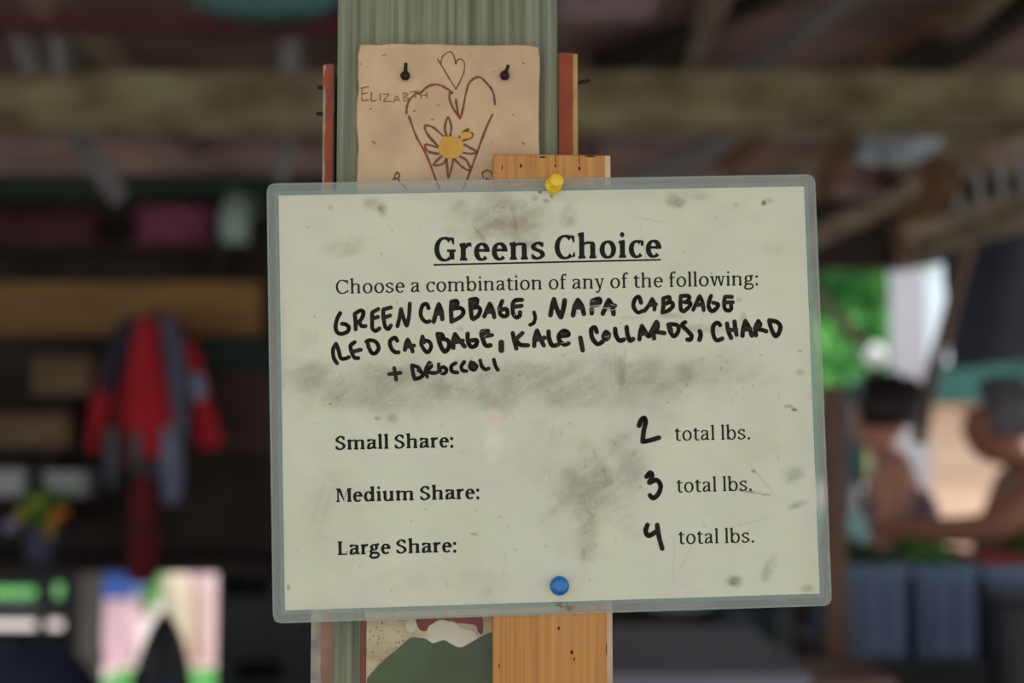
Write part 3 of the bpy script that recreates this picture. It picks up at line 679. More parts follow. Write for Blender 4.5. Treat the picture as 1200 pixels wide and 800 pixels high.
print_text('total lbs.', (794.6, 637.6), (883.2, 635.5), .0238, Rs, Rh, 'printed_line', m_print, paper)

# ---- marker handwriting
def marker(strokes, O, s, name, wpx=4.1):
    V, Fc = [], []; zi = 0
    for st_ in strokes:
        ww = wpx*1.24
        if isinstance(st_[0], (int, float)): ww = st_[0]*1.24; st_ = st_[1:]
        q = spline([(O[0]+x/s, O[1]+y_/s) for x, y_ in st_], 5)
        p3 = [S(x, y_) for x, y_ in q]
        px_mm = (S(O[0]+100, O[1])-S(O[0], O[1])).length/100
        ws = [ww*px_mm*(1+.10*noise.noise(Vector((k*.35, q[0][0], q[0][1])))) for k in range(len(p3))]
        zi += 1; lift = Vector((0, 0, .00024+zi*2e-7))
        v, f = ribbon(p3, ws, lambda d: Vector((-d.y, d.x, 0)), lift)
        n0 = len(V); V += v; Fc += [tuple(i+n0 for i in t) for t in f]
        for c, wd in ((p3[0], ws[0]), (p3[-1], ws[-1])):
            n0 = len(V); zi += 1
            V += [c+Vector((math.cos(R(a))*wd/2, math.sin(R(a))*wd/2, .00024+zi*2e-7)) for a in range(0, 360, 30)]; Fc.append(tuple(range(n0, n0+12)))
        for c, wd in zip(p3[1:-1], ws[1:-1]):       # round joints
            n0 = len(V)
            V += [c+Vector((math.cos(R(a))*wd/2, math.sin(R(a))*wd/2, .00024+zi*2e-7-1e-7)) for a in range(0, 360, 60)]; Fc.append(tuple(range(n0, n0+6)))
    return V, Fc
Z1 = (380, 340); Z2 = (500, 340); s1 = 6.6667; Z3 = (620, 340); Z4 = (740, 340); s3 = 8.5714; Z5 = (800, 360)
row1 = [marker([[(125, 178), (100, 225), (88, 290), (105, 332), (140, 340), (182, 322), (192, 290), (170, 268), (140, 262)],
    [(238, 185), (244, 250), (245, 305)], [(240, 182), (285, 158), (306, 172), (292, 222), (258, 255)], [(275, 240), (288, 278), (322, 280)],
    [(422, 147), (380, 170)], [(374, 178), (374, 240), (376, 295), (400, 318), (430, 298)], [(378, 222), (420, 208)],
    [(520, 135), (462, 150)], [(460, 158), (465, 230), (477, 285), (500, 303), (520, 275)], [(468, 215), (515, 197)],
    [(572, 280), (588, 215), (600, 148)], [(600, 148), (618, 215), (640, 272)], [(645, 275), (662, 200), (668, 105)],
    [(815, 140), (800, 108), (768, 120), (752, 180), (768, 225), (798, 248), (822, 242)]], Z1, s1, '', 3.9),
  marker([[(55, 245), (75, 170), (95, 110)], [(95, 110), (115, 160), (122, 225)], [(78, 185), (115, 175)],
    [(195, 90), (190, 160), (195, 245)], [(195, 90), (235, 85), (236, 118), (200, 150)], [(210, 142), (260, 138), (288, 165), (268, 205), (205, 240)], [3, (200, 110), (225, 105)],
    [(340, 75), (345, 150), (352, 210), (365, 225)], [(340, 75), (390, 70), (390, 105), (360, 135)], [(365, 138), (402, 132), (418, 160), (400, 200), (365, 225)], [(350, 90), (375, 95)],
    [(450, 205), (472, 155), (492, 105)], [(492, 105), (515, 150), (528, 210)], [(475, 170), (515, 165)],
    [(590, 85), (570, 140), (575, 185), (605, 205), (630, 190), (625, 150), (592, 150)], [(745, 75), (690, 80), (672, 110)], [(672, 110), (675, 180), (700, 212), (725, 200), (730, 172)], [(680, 130), (740, 122)],
    [3.6, (838, 172), (848, 215), (835, 255), (808, 270)]], Z2, s1, '', 4.2),
  marker([[(215, 250), (232, 160), (250, 92)], [(250, 92), (280, 190), (318, 270)], [(320, 270), (346, 180), (358, 100)], [(442, 250), (458, 165), (490, 98)], [(490, 98), (530, 160), (550, 238)], [(460, 168), (530, 172)], [3, (480, 130), (500, 130)],
    [(635, 110), (630, 150)], [(628, 185), (630, 232)], [(635, 105), (705, 88), (705, 128), (645, 150)], [3, (660, 120), (690, 118)], [(740, 235), (772, 160), (800, 98)], [(800, 98), (832, 150), (848, 238)], [(768, 165), (862, 155)]], Z3, s3, '', 4.6),
  marker([[(95, 125), (75, 65), (35, 90), (20, 160), (60, 222), (110, 208)], [(130, 208), (175, 150), (208, 88)], [(208, 88), (230, 140), (230, 195)], [(182, 150), (245, 140)],
    [(320, 85), (320, 160), (310, 225)], [(320, 82), (378, 68), (378, 108), (330, 140)], [(345, 132), (400, 120), (415, 160), (370, 205), (315, 222)],
    [(495, 60), (492, 140), (500, 200), (528, 212)], [(495, 58), (575, 58), (572, 100), (530, 120)], [(540, 120), (590, 128), (580, 165), (528, 212)], [(620, 195), (655, 120), (685, 60)], [(685, 60), (712, 120), (725, 200)], [(655, 148), (712, 142)],
    [(800, 55), (780, 110), (775, 165), (805, 210), (850, 185), (870, 142), (820, 125)], [(1008, 66), (940, 65)], [(938, 70), (930, 130), (938, 185), (968, 205), (1000, 190), (1000, 150)], [(942, 122), (1018, 120)]], Z4, s3, '', 3.9)]
row2 = [marker([[(92, 418), (68, 465), (75, 530), (100, 570)], [(92, 418), (112, 470), (128, 528), (160, 535), (192, 522)],
    [(238, 405), (206, 432), (213, 480), (235, 525), (265, 530)], [(220, 480), (285, 465)], [(335, 400), (350, 450), (372, 490), (402, 490), (425, 450), (402, 402), (355, 390), (330, 402)], [3, (345, 430), (340, 445)],
    [(570, 395), (550, 370), (514, 398), (522, 450), (550, 482), (580, 485)], [(630, 465), (638, 420), (652, 385)], [(652, 385), (675, 430), (690, 478)], [(642, 442), (702, 432)], [(655, 420), (670, 420)],
    [(768, 362), (758, 420), (785, 470), (812, 482), (835, 442), (820, 402), (778, 392)], [3.2, (775, 375), (782, 410)]], Z1, s1, '', 3.9),
  marker([[(85, 342), (98, 400), (120, 455), (145, 480), (175, 440), (165, 392), (110, 378)], [(85, 342), (120, 348), (125, 380), (100, 360)], [(208, 450), (208, 390), (222, 345)], [(222, 345), (255, 390), (296, 438)], [(220, 405), (280, 395)], [(215, 380), (235, 395)],
    [(320, 340), (322, 395), (345, 440), (382, 432), (392, 392), (350, 392)], [(480, 318), (430, 325), (438, 380), (462, 432), (498, 430)], [(445, 362), (510, 350)], [(440, 345), (480, 340)],
    [5.6, (583, 408), (583, 468)], [(672, 335), (684, 390), (700, 455)], [(748, 335), (690, 388)], [(700, 390), (730, 425), (792, 430)], [(840, 435), (845, 370), (862, 315)], [(862, 315), (885, 370), (915, 432)], [(855, 388), (920, 372)], [(855, 350), (870, 370)]], Z2, s1, '', 4.3),
  marker([[(195, 415), (202, 490), (235, 555), (290, 545)], [(298, 462), (390, 452), (385, 420), (342, 410), (300, 455), (308, 510), (355, 545), (395, 532)], [3.5, (330, 435), (370, 438)], [4.6, (515, 478), (538, 602)],
    [(680, 420), (660, 375), (625, 395), (635, 480), (688, 540), (745, 510)], [3.6, (742, 460), (772, 415), (805, 450), (780, 495), (745, 475)], [3.6, (765, 455), (785, 460)], [(865, 388), (872, 450), (908, 505), (952, 495)], [(980, 370), (988, 440), (1012, 505), (1045, 490)]], Z3, s3, '', 4.4),
  marker([[(80, 492), (88, 420), (105, 360)], [(105, 360), (135, 410), (175, 465), (205, 400), (252, 318)], [(100, 440), (140, 430)], [(228, 482), (215, 405)], [(262, 330), (262, 380), (232, 412), (330, 430)], [(215, 395), (250, 350)],
    [(370, 345), (392, 420), (428, 462), (470, 410), (462, 352), (390, 340)], [3.5, (392, 370), (402, 410)], [(540, 320), (508, 350), (560, 405), (602, 455), (592, 495), (560, 495)], [4.4, (685, 410), (695, 450), (682, 498)],
    [(890, 350), (860, 325), (820, 365), (822, 445), (855, 502), (912, 485)], [(960, 335), (972, 410), (1000, 478)], [(1035, 315), (1042, 380), (1055, 448)], [(975, 402), (1050, 392)]], Z4, s3, '', 4.2),
  marker([[(600, 285), (608, 210), (630, 138)], [(630, 138), (665, 200), (695, 285)], [(615, 225), (680, 215)], [(735, 280), (730, 210), (758, 140)], [(760, 140), (778, 175), (745, 215), (790, 225), (838, 240)], [(740, 200), (760, 180)],
    [(870, 135), (888, 210), (930, 290), (968, 252), (980, 190), (942, 145), (870, 132)]], Z5, s3, '', 4.3)]
Z7 = (440, 405)
row3 = [marker([[(120, 250), (220, 238)], [(165, 197), (182, 298)], [(320, 175), (330, 240), (345, 292)], [(320, 172), (372, 188), (395, 222)], [(380, 215), (420, 250), (392, 280), (345, 292)], [(455, 272), (442, 212), (472, 150)], [(475, 148), (492, 180), (455, 218), (500, 240), (540, 235)],
    [(555, 162), (562, 220), (600, 243), (625, 215), (600, 188), (568, 200)], [(705, 152), (668, 178), (672, 225), (720, 235)], [(780, 142), (755, 180), (765, 215), (800, 222)], [(840, 145), (830, 190), (865, 212), (888, 180), (858, 150)], [(850, 180), (868, 185)], [(920, 130), (935, 180), (965, 208), (995, 200)], [(1040, 122), (1055, 178), (1076, 212)]], Z7, 7.5, '', 3.7)]
put('handwritten_line', join(*row1), m_ink, paper, M=sheetM); put('handwritten_line', join(*row2), m_ink, paper, M=sheetM); put('handwritten_line', join(*row3), m_ink, paper, M=sheetM)
m_scr = mat('scraped_ink', lin((176, 176, 148)), .8)
def scratch(a, b_, w_):
    return ribbon([S(*a, .00032), S((a[0]+b_[0])/2, (a[1]+b_[1])/2+.3, .00032), S(*b_, .00032)], [w_*.6, w_, w_*.4], lambda d: Vector((-d.y, d.x, 0)), Vector())
put('ink_scratches', join(*[scratch(a, b_, w_*.00045) for a, b_, w_ in [((691, 358.6), (704, 357), 1.6), ((691, 361), (706, 358.8), .8), ((690, 363.5), (700, 362.5), .7), ((706, 361), (716, 360), 1.5), ((711, 364), (722, 362), 1.2), ((692, 352.6), (698, 352), .7), ((715, 356), (722, 358), .8), ((660, 368.5), (668, 367.4), .5), ((657, 402), (667, 400.5), .8), ((708, 395), (715, 393), .8), ((712, 398), (714, 392), .6), ((560, 390), (570, 386), .6), ((567, 395), (571, 391), .7), ((502, 428), (508, 424), .8), ((508, 431), (513, 427), .7), ((515, 437), (521, 435), .7), ((583, 366), (586, 360), .8), ((602, 370), (607, 364), .8)]]), m_scr, paper, M=sheetM, kind='stuff')
Z6 = (735, 480)
put('handwritten_number', marker([[(62, 82), (72, 55), (88, 42), (96, 62), (86, 110), (80, 165)], [(80, 165), (115, 160), (165, 145)]], Z6, 4.4444, '', 4.6), m_ink, paper, M=sheetM)
put('handwritten_number', marker([[(100, 348), (120, 328), (130, 345), (115, 378)], [(118, 380), (152, 366), (174, 395), (162, 438), (135, 460), (118, 445)]], Z6, 4.4444, '', 4.6), m_ink, paper, M=sheetM)
put('handwritten_number', marker([[(105, 600), (96, 632), (112, 655), (155, 632)], [(156, 600), (165, 660), (182, 722)]], Z6, 4.4444, '', 4.6), m_ink, paper, M=sheetM)
# yellowed tape behind the lower border
q = [S(427, 711, -.0005), S(656, 706, -.0005), S(655, 717.5, -.0005), S(427, 724.5, -.0005)]
put('yellowed_tape', ([*q, *[v-Vector((0, 0, .0002)) for v in q]], [(0, 1, 2, 3), (4, 5, 6, 7), (0, 1, 5, 4), (1, 2, 6, 5), (2, 3, 7, 6), (3, 0, 4, 7)]), m_tape, sign, M=sheetM)
q = S(668, 712, .0002)
put('torn_staple', join(tube([S(651, 709, .0004), S(656, 706.5, .0012), S(658, 711, .0004)], .0005, 6), tube([S(664, 709, .0004), S(667, 715, .0012), S(671, 711, .0004)], .0006, 6)), mat('dull_steel', lin((150, 140, 118)), .4, .7), sign, M=sheetM)

# ---- push pins
m_py = mat('yellow_plastic', lin((246, 212, 24)), .35, var=.02, coat=.3); m_pb = mat('blue_plastic', lin((12, 116, 184)), .35, var=.03, coat=.3)
m_steel = mat('steel', lin((170, 170, 170)), .3, 1)
def pin(label, bx, by, tx, ty, m, h=.0105, sc_=1):
    b0 = S(bx, by, .0006); top = S(tx, ty, h)
    d = (top-b0); M = sheetM @ Matrix.Translation(b0) @ d.to_track_quat('Z', 'Y').to_matrix().to_4x4(); h = d.length
    t = thing('push_pin', label, 'push pin', M)
    pr_ = [(.0006, 0), (.0040, .0002), (.0046, .0009), (.0046, .0016), (.0036, .0022), (.0026, .0034), (.0023, h*.55), (.0027, h-.0026), (.0034, h-.0020), (.0037, h-.0014), (.0037, h-.0006), (.0032, h), (.0008, h+.0001)]
    put('grip', lathe([(r*sc_, z) for r, z in pr_], 32), m, t, M=M, smooth=True)
    put('needle', lathe([(.0005, .001), (.0005, -.003), (.0002, -.0048)], 8), m_steel, t, M=M)
pin('yellow push pin at the top of the sign on the pine board', 648, 217.5, 653, 210.5, m_py)
pin('blue push pin at the bottom of the sign', 655.5, 686.5, 657, 685, m_pb, sc_=1.08)
#BACKGROUND
# ================================================================ BACKGROUND, LEFT: counter, shelves, jacket, crates
m_cr = mat('black_crate_plastic', lin((34, 36, 40)), .5); m_navy = mat('navy_cloth', lin((36, 44, 64)), .9); m_blue = mat('blue_plastic_bin', lin((52, 92, 176)), .5)
def panel(x0, x1, z0, z1, y0, y1, holes):
    xs = sorted({x0, x1, *[h[0] for h in holes], *[h[1] for h in holes]}); zs = sorted({z0, z1, *[h[2] for h in holes], *[h[3] for h in holes]})
    ps = []
    for i in range(len(xs)-1):
        for j in range(len(zs)-1):
            cx, cz = (xs[i]+xs[i+1])/2, (zs[j]+zs[j+1])/2
            if any(h[0] < cx < h[1] and h[2] < cz < h[3] for h in holes): continue
            ps.append(box(xs[i], xs[i+1], y0, y1, zs[j], zs[j+1]))
    return join(*ps)
def crate(label, x0, x1, y0, y1, z0, z1, m, holes=(), group=None, rim=True):
    t = thing('crate', label, 'crate', ((x0+x1)/2, (y0+y1)/2, z0), group)
    put('front_panel', panel(x0, x1, z0, z1, y0, y0+.012, holes), m, t); put('back_panel', panel(x0, x1, z0, z1, y1-.012, y1, holes), m, t)
    put('side_panel', box(x0, x0+.012, y0+.012, y1-.012, z0, z1), m, t); put('side_panel', box(x1-.012, x1, y0+.012, y1-.012, z0, z1), m, t)
    put('crate_base', box(x0+.012, x1-.012, y0+.012, y1-.012, z0, z0+.012), m, t)
    if rim: put('rim', join(box(x0-.008, x1+.008, y0-.008, y0, z1-.03, z1), box(x0-.008, x0, y0, y1, z1-.03, z1), box(x1, x1+.008, y0, y1, z1-.03, z1)), m, t)
    return t
def hole(px0, px1, py0, py1, Y):
    a, b_ = at(px0, py1, Y), at(px1, py0, Y); return (a.x, b_.x, a.z, b_.z)
ctr = thing('counter', 'dark counter along the back wall under the shelves', 'counter', (-1.9, 5.0, 0))
zt = at(0, 655, 4.9).z
put('worktop', box(-4.0, at(322, 650, 4.9).x, 4.72, 5.185, zt-.03, zt), m_dark, ctr)
for x in (-3.95, -2.6, at(326, 650, 5.1).x-.08): put('leg', box(x, x+.06, 5.1, 5.16, 0, zt-.03), m_dark, ctr)
Yc = 4.8
xa, xb = at(-260, 700, Yc).x, at(92, 700, Yc).x
zc = at(0, 718, Yc).z
crate('black crate at the bottom of the left stack under the counter', xa, xb, Yc, Yc+.3, 0.0, zc-.18, m_cr, ())
crate('black slotted crate in the middle of the left stack under the counter', xa, xb, Yc, Yc+.3, zc-.178, zc-.002, m_cr, [hole(-80, 42, 727, 751, Yc), hole(54, 84, 727, 751, Yc)], rim=False)
crate('black slotted crate on top of the left stack under the counter', xa, xb, Yc, Yc+.3, zc, zt-.04, m_cr, [hole(-80, 42, 688, 712, Yc), hole(62, 82, 684, 704, Yc)], rim=False)
xa, xb = at(258, 700, Yc).x, at(400, 700, Yc).x
zc = at(0, 760, Yc).z
crate('black slotted crate at the bottom of the stack right of the opening', xa, xb, Yc, Yc+.3, 0, zc-.002, m_cr, [hole(276, 330, 775, 796, Yc)], rim=False)
crate('black slotted crate on top of the stack right of the opening', xa, xb, Yc, Yc+.3, zc, zt-.04, m_cr, [hole(262, 318, 675, 699, Yc)], rim=False)
bpy.data.objects['wall_rear'].hide_render = False
def shelf(px0, px1, py, Y, label, depth=.22):
    a, b_ = at(px0, py, Y), at(px1, py, Y)
    t = thing('wall_shelf', label, 'shelf', ((a.x+b_.x)/2, Y+.1, a.z-.02))
    put('board', box(a.x, b_.x, Y, 5.188, a.z-.02, a.z), m_dark, t)
    for x in (a.x+.15, b_.x-.15): put('bracket', box(x, x+.02, Y+.04, 5.185, a.z-.10, a.z-.02), m_dark, t)
    return a.z
zs1 = shelf(-200, 300, 286, 4.95, 'dark wall shelf above the ochre board holding pink cloth')
zs2 = shelf(-200, 112, 462, 4.95, 'upper short dark shelf left of the red jacket'); zs3 = shelf(-200, 100, 523, 4.95, 'middle short dark shelf left of the red jacket'); zs4 = shelf(-200, 120, 582, 4.95, 'lowest short dark shelf holding white boxes')
m_tanb = mat('tan_cardboard', lin((128, 104, 76)), .9); m_wbx = mat('pale_box', lin((190, 192, 190)), .8, var=.04); m_pinkc = mat('pink_cloth', lin((168, 88, 122)), .9, var=.12, scale=20)
def sbox(name, label, cat, px0, px1, py0, z, Y, m, d=.14, group=None):
    a, b_ = at(px0, py0, Y), at(px1, py0, Y)
    t = thing(name, label, cat, ((a.x+b_.x)/2, Y+d/2, z), group)
    put('box_body', box(a.x, b_.x, Y, Y+d, z, a.z-.012), m, t, bevel=.003); put('lid', box(a.x-.004, b_.x+.004, Y-.004, Y+d+.004, a.z-.022, a.z), m, t, bevel=.002)
sbox('cardboard_box', 'tan box on the upper shelf left of the red jacket', 'box', 38, 106, 418, zs2, 4.98, m_tanb)
sbox('cardboard_box', 'tan box on the middle shelf at the left edge', 'box', -30, 80, 484, zs3, 4.98, m_tanb)
sbox('white_box', 'small white box on the lowest shelf beside the jacket', 'box', 52, 98, 552, zs4, 4.98, m_wbx)
sbox('white_box', 'small white box on the lowest shelf at the left edge', 'box', -20, 28, 550, zs4, 4.98, m_wbx)
sbox('cardboard_box', 'flat dull red box on the high shelf left of the pink cloth', 'box', -40, 110, 252, zs1, 5.0, mat('dull_red_card', lin((86, 40, 44)), .9))
def cloth_pile(name, label, cat, px0, px1, py0, z, Y, m, n=4):
    a, b_ = at(px0, py0, Y), at(px1, py0, Y); t = thing(name, label, cat, ((a.x+b_.x)/2, Y, z)); h = (a.z-z)/n
    for i in range(n):
        v, f = blob(((a.x+b_.x)/2+random.uniform(-.01, .01), Y+.09, z+h*(i+.5)), ((b_.x-a.x)/2, .09, h*.62), i+3, .12, 2.5)
        put('fold', ([(p.x, p.y, max(p.z, z)) for p in v], f), m, t, smooth=True)
cloth_pile('folded_cloth', 'folded pink cloth on the high shelf beside the white jug', 'cloth', 150, 250, 240, zs1, 5.0, m_pinkc)
m_jug = mat('pale_green_plastic', lin((168, 196, 184)), .4, var=.05)
q = at(270, 284, 4.98); hh = at(270, 216, 4.98).z-zs1
t = thing('plastic_jug', 'pale green plastic jug on the high shelf right of the pink cloth', 'jug', (q.x, q.y+.07, zs1))
put('jug_body', lathe([(.02, 0), (.054, .004), (.056, hh*.5), (.05, hh*.66), (.028, hh*.86)], 24, Matrix.Translation((q.x, q.y+.07, zs1))), m_jug, t, smooth=True)
put('cap', lathe([(.026, hh*.86), (.03, hh*.87), (.03, hh), (.01, hh)], 20, Matrix.Translation((q.x, q.y+.07, zs1))), mat('green_cap', lin((90, 130, 110)), .5), t)
put('handle', tube([(q.x+.045, q.y+.07, zs1+hh*.5), (q.x+.085, q.y+.07, zs1+hh*.6), (q.x+.07, q.y+.07, zs1+hh*.8), (q.x+.03, q.y+.07, zs1+hh*.82)], .008), m_jug, t, smooth=True)
# flowers on the counter
q = at(52, 650, 4.85)
t = thing('flower_pot', 'potted flowers in yellow green and orange on the counter', 'flowers', (q.x, 4.82, zt))
put('pot', lathe([(.03, 0), (.05, .002), (.062, .09), (.07, .092), (.07, .11), (.055, .11)], 24, Matrix.Translation((q.x, 4.82, zt))), mat('violet_pot', lin((80, 78, 104)), .6), t)
fv = []; lv = []
for i in range(60):
    a = random.uniform(0, 6.28); r_ = random.uniform(0, .1); top = Vector((q.x+r_*math.cos(a), 4.82+r_*math.sin(a)*.6, zt+.11+random.uniform(.03, .13)))
    lv.append(tube([(q.x+.02*math.cos(a), 4.82+.02*math.sin(a), zt+.10), top], .002, 5)); 
    s = .022; c = top; u = Vector((random.uniform(-1, 1), random.uniform(-1, 1), random.uniform(-.4, 1))).normalized(); v_ = u.cross(Vector((.3, .2, 1))).normalized()
    lv.append(([c-u*s*1.6, c+v_*s*.6, c+u*s*1.6, c-v_*s*.6], [(0, 1, 2, 3)]))
put('foliage', join(*lv), m_grass, t, kind='stuff')
for i, (dx, dz, cc) in enumerate([(-.05, .16, (214, 200, 70)), (.0, .20, (190, 200, 80)), (.05, .14, (226, 150, 40)), (.08, .17, (220, 120, 40)), (-.09, .12, (180, 170, 210)), (.03, .10, (230, 180, 60))]):
    put('blossom', blob((q.x+dx, 4.78, zt+dz), (.026, .02, .022), i, .2, 4, 12, 8), mat('petal_%d' % i, lin(cc), .7), t, smooth=True)
# hanging jacket
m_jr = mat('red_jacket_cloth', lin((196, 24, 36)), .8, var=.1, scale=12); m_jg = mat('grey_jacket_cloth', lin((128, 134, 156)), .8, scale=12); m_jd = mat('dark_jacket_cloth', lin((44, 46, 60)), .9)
YJ = 4.85
q = at(182, 372, YJ)
hk = thing('coat_hook', 'dark iron coat hook on the ochre board above the jacket', 'hook', (q.x, 5.1, q.z))
put('hook_bar', tube([(q.x, 5.1, q.z+.02), (q.x, 4.9, q.z+.015), (q.x, 4.86, q.z+.03)], .006), m_blk, hk, smooth=True)
jk = thing('hanging_jacket', 'red and grey jacket hanging on a hook under the ochre board', 'jacket', at(182, 590, YJ))
def drape(rows, Y, folds, amp, seed, depth=.08, n=40):
    """rows: (py, px_left, px_right); elliptical section with folds"""
    V, Fc = [], []
    q = []
    for i in range(len(rows)-1):
        for s in range(4): t_ = s/4; q.append(tuple(rows[i][k]*(1-t_)+rows[i+1][k]*t_ for k in range(3)))
    q.append(rows[-1])
    for j, (py, xl_, xr_) in enumerate(q):
        a, b_ = at(xl_, py, Y), at(xr_, py, Y); cx, rx = (a.x+b_.x)/2, (b_.x-a.x)/2; g = j/len(q)
        for i in range(n):
            an = 2*math.pi*i/n; k = 1+amp*g*math.sin(folds*an+seed+1.5*noise.noise(Vector((g*3, seed, 0))))+.10*noise.noise(Vector((math.cos(an)*2, math.sin(an)*2, g*4+seed)))
            V.append(Vector((cx+rx*k*math.cos(an), Y+depth*k*math.sin(an), a.z)))
    m_ = len(q)
    for j in range(m_-1):
        for i in range(n): Fc.append((j*n+i, j*n+(i+1) % n, (j+1)*n+(i+1) % n, (j+1)*n+i))
    Fc += [tuple(range(n)), tuple((m_-1)*n+i for i in range(n))]
    return V, Fc
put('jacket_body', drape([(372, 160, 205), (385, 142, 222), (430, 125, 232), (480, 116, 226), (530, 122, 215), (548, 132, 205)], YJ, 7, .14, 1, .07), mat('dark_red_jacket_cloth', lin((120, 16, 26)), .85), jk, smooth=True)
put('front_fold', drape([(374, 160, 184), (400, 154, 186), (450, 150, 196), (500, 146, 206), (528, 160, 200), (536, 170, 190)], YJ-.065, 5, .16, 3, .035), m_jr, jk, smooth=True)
put('hood', drape([(372, 150, 190), (382, 136, 180), (430, 118, 146), (462, 116, 136)], YJ-.05, 5, .1, 2, .04), m_jd, jk, smooth=True)
put('grey_panel', drape([(372, 186, 205), (400, 190, 216), (450, 198, 220), (500, 204, 222), (520, 206, 220)], YJ-.085, 5, .12, 4, .025), mat('slate_cloth', lin((92, 94, 112)), .85), jk, smooth=True)
put('sleeve', drape([(400, 214, 226), (440, 222, 242), (480, 226, 250), (515, 226, 262), (526, 234, 256)], YJ-.02, 5, .12, 3, .05), m_jr, jk, smooth=True)
put('cuff_panel', drape([(436, 222, 236), (452, 222, 244), (470, 226, 240)], YJ-.075, 5, .1, 3, .02), m_jg, jk, smooth=True)
put('sleeve', drape([(430, 118, 138), (470, 108, 132), (510, 104, 122), (532, 108, 118)], YJ-.03, 5, .12, 6, .05), m_jr, jk, smooth=True)
for (x0_, x1_, y0_, y1_, mm_) in ((122, 142, 500, 575, 'a'), (152, 172, 505, 560, 'a'), (186, 216, 500, 590, 'b'), (170, 184, 540, 575, 'a')):
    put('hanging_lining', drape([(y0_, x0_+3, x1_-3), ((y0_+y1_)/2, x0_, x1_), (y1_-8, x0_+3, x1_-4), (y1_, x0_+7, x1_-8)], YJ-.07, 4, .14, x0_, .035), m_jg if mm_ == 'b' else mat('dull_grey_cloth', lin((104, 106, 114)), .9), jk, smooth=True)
sc1 = thing('red_scarf', 'long dark red scarf hanging below the red jacket', 'scarf', at(168, 682, 4.66))
put('scarf_cloth', drape([(556, 158, 176), (590, 153, 183), (640, 150, 186), (682, 150, 184)], 4.66, 6, .12, 9, .04), mat('dark_red_cloth', lin((112, 20, 26)), .9), sc1, smooth=True)

# dark bags in front at the left, on a low bench
YBn = 3.5
zb_ = .50
bn = thing('low_bench', 'low dark wooden bench under the dark bags at the lower left', 'bench', (-1.05, YBn, 0))
put('seat', box(-1.75, -.45, YBn-.2, YBn+.22, zb_-.04, zb_), m_dark, bn)
for x in (-1.7, -.55):
    for y in (YBn-.17, YBn+.13): put('leg', box(x, x+.05, y, y+.05, 0, zb_-.04), m_dark, bn)
def bag(name, label, px_c, px_w, py_top, m, pk=None, seed=0, pw_=1.6):
    a = at(px_c, py_top, YBn); h = a.z-zb_; w_ = px_w*YBn/F/2
    t = thing(name, label, 'bag', (a.x, YBn, zb_)); V, Fc = [], []; n = 28; rows = 14
    for j in range(rows+1):
        g = j/rows; rr = (1-g**pw_)**.55 if g < 1 else 0.02
        rr = max(rr, .04)
        for i in range(n):
            an = 2*math.pi*i/n; k = 1+.08*noise.noise(Vector((math.cos(an)*1.5+seed, math.sin(an)*1.5, g*3)))*2
            V.append((a.x+w_*rr*k*math.cos(an), YBn+.15*rr*k*math.sin(an), zb_+h*g))
    for j in range(rows):
        for i in range(n): Fc.append((j*n+i, j*n+(i+1) % n, (j+1)*n+(i+1) % n, (j+1)*n+i))
    Fc += [tuple(range(n)), tuple(rows*n+i for i in range(n))]
    put('bag_body', (V, Fc), m, t, smooth=True)
    put('strap', tube([(a.x-w_*.35, YBn-.10, zb_+h*.7), (a.x-w_*.4, YBn-.16, zb_+h*.45), (a.x-w_*.35, YBn-.16, zb_+.04)], .01), m_cr, t, smooth=True)
    if pk: put('pocket', blob((at(212, 790, YBn).x, YBn-.13, zb_+h*.42), (.035, .04, .09), 2, .05), pk, t, smooth=True)
    return t
bag('backpack', 'dark backpack with a blue pocket on the low bench', 192, 96, 716, m_cr, m_blue, 1, 1.1)
bag('duffel_bag', 'wide dark navy bag at the lower left corner on the low bench', 40, 170, 748, m_navy, None, 3, 3)

# outside at the left: bins, sacks, bush
m_pkb = mat('pale_pink_bin', lin((236, 196, 210)), .5, var=.04); m_sack = mat('cream_sack', lin((232, 212, 190)), .9, var=.05); m_psk = mat('pink_sack', lin((236, 200, 204)), .9, var=.05)
Yo = 8.6
def gz(px0, px1, py1, Y): return at(px0, py1, Y), at(px1, py1, Y)
a, b_ = at(98, 702, Yo), at(146, 702, Yo)
crate('pale pink storage bin on the gravel outside, seen under the counter', a.x, b_.x, Yo, Yo+.35, -.04, a.z, m_pkb, (), None)
a, b_ = at(88, 667, Yo), at(152, 667, Yo); c = at(98, 702, Yo)
crate('blue storage bin on top of the pale pink bin outside', a.x, b_.x, Yo, Yo+.36, c.z+.001, a.z, m_blue, ())
def sack(label, px0, px1, py, Y, m, seed):
    a, b_ = at(px0, py, Y), at(px1, py, Y); cx, w_ = (a.x+b_.x)/2, (b_.x-a.x)/2; h = a.z+.04
    t = thing('feed_sack', label, 'sack', (cx, Y, -.04))
    V, Fc = [], []; n = 24
    prof = [(.8, 0), (1, .06), (1.02, .3), (1, .6), (.94, .85), (.7, .94), (.3, .97), (.4, 1.0)]
    for r_, g in prof:
        for i in range(n):
            an = 2*math.pi*i/n; k = 1+.06*noise.noise(Vector((math.cos(an)*2+seed, math.sin(an)*2, g*3)))*2
            V.append((cx+w_*r_*k*math.cos(an), Y+w_*.8*r_*k*math.sin(an), -.04+h*g))
    for j in range(len(prof)-1):
        for i in range(n): Fc.append((j*n+i, j*n+(i+1) % n, (j+1)*n+(i+1) % n, (j+1)*n+i))
    Fc += [tuple(range(n)), tuple((len(prof)-1)*n+i for i in range(n))]
    put('sack_body', (V, Fc), m, t, smooth=True)
    put('tie', lathe([(w_*.32, 0), (w_*.38, .01), (w_*.32, .02)], 16, Matrix.Translation((cx, Y, -.04+h*.965))), m_blue, t)
sack('cream sack standing outside, left one of the two sacks', 190, 224, 666, Yo, m_sack, 1)
sack('pinkish sack standing outside, right one of the two sacks', 222, 254, 658, Yo+.15, m_psk, 4)
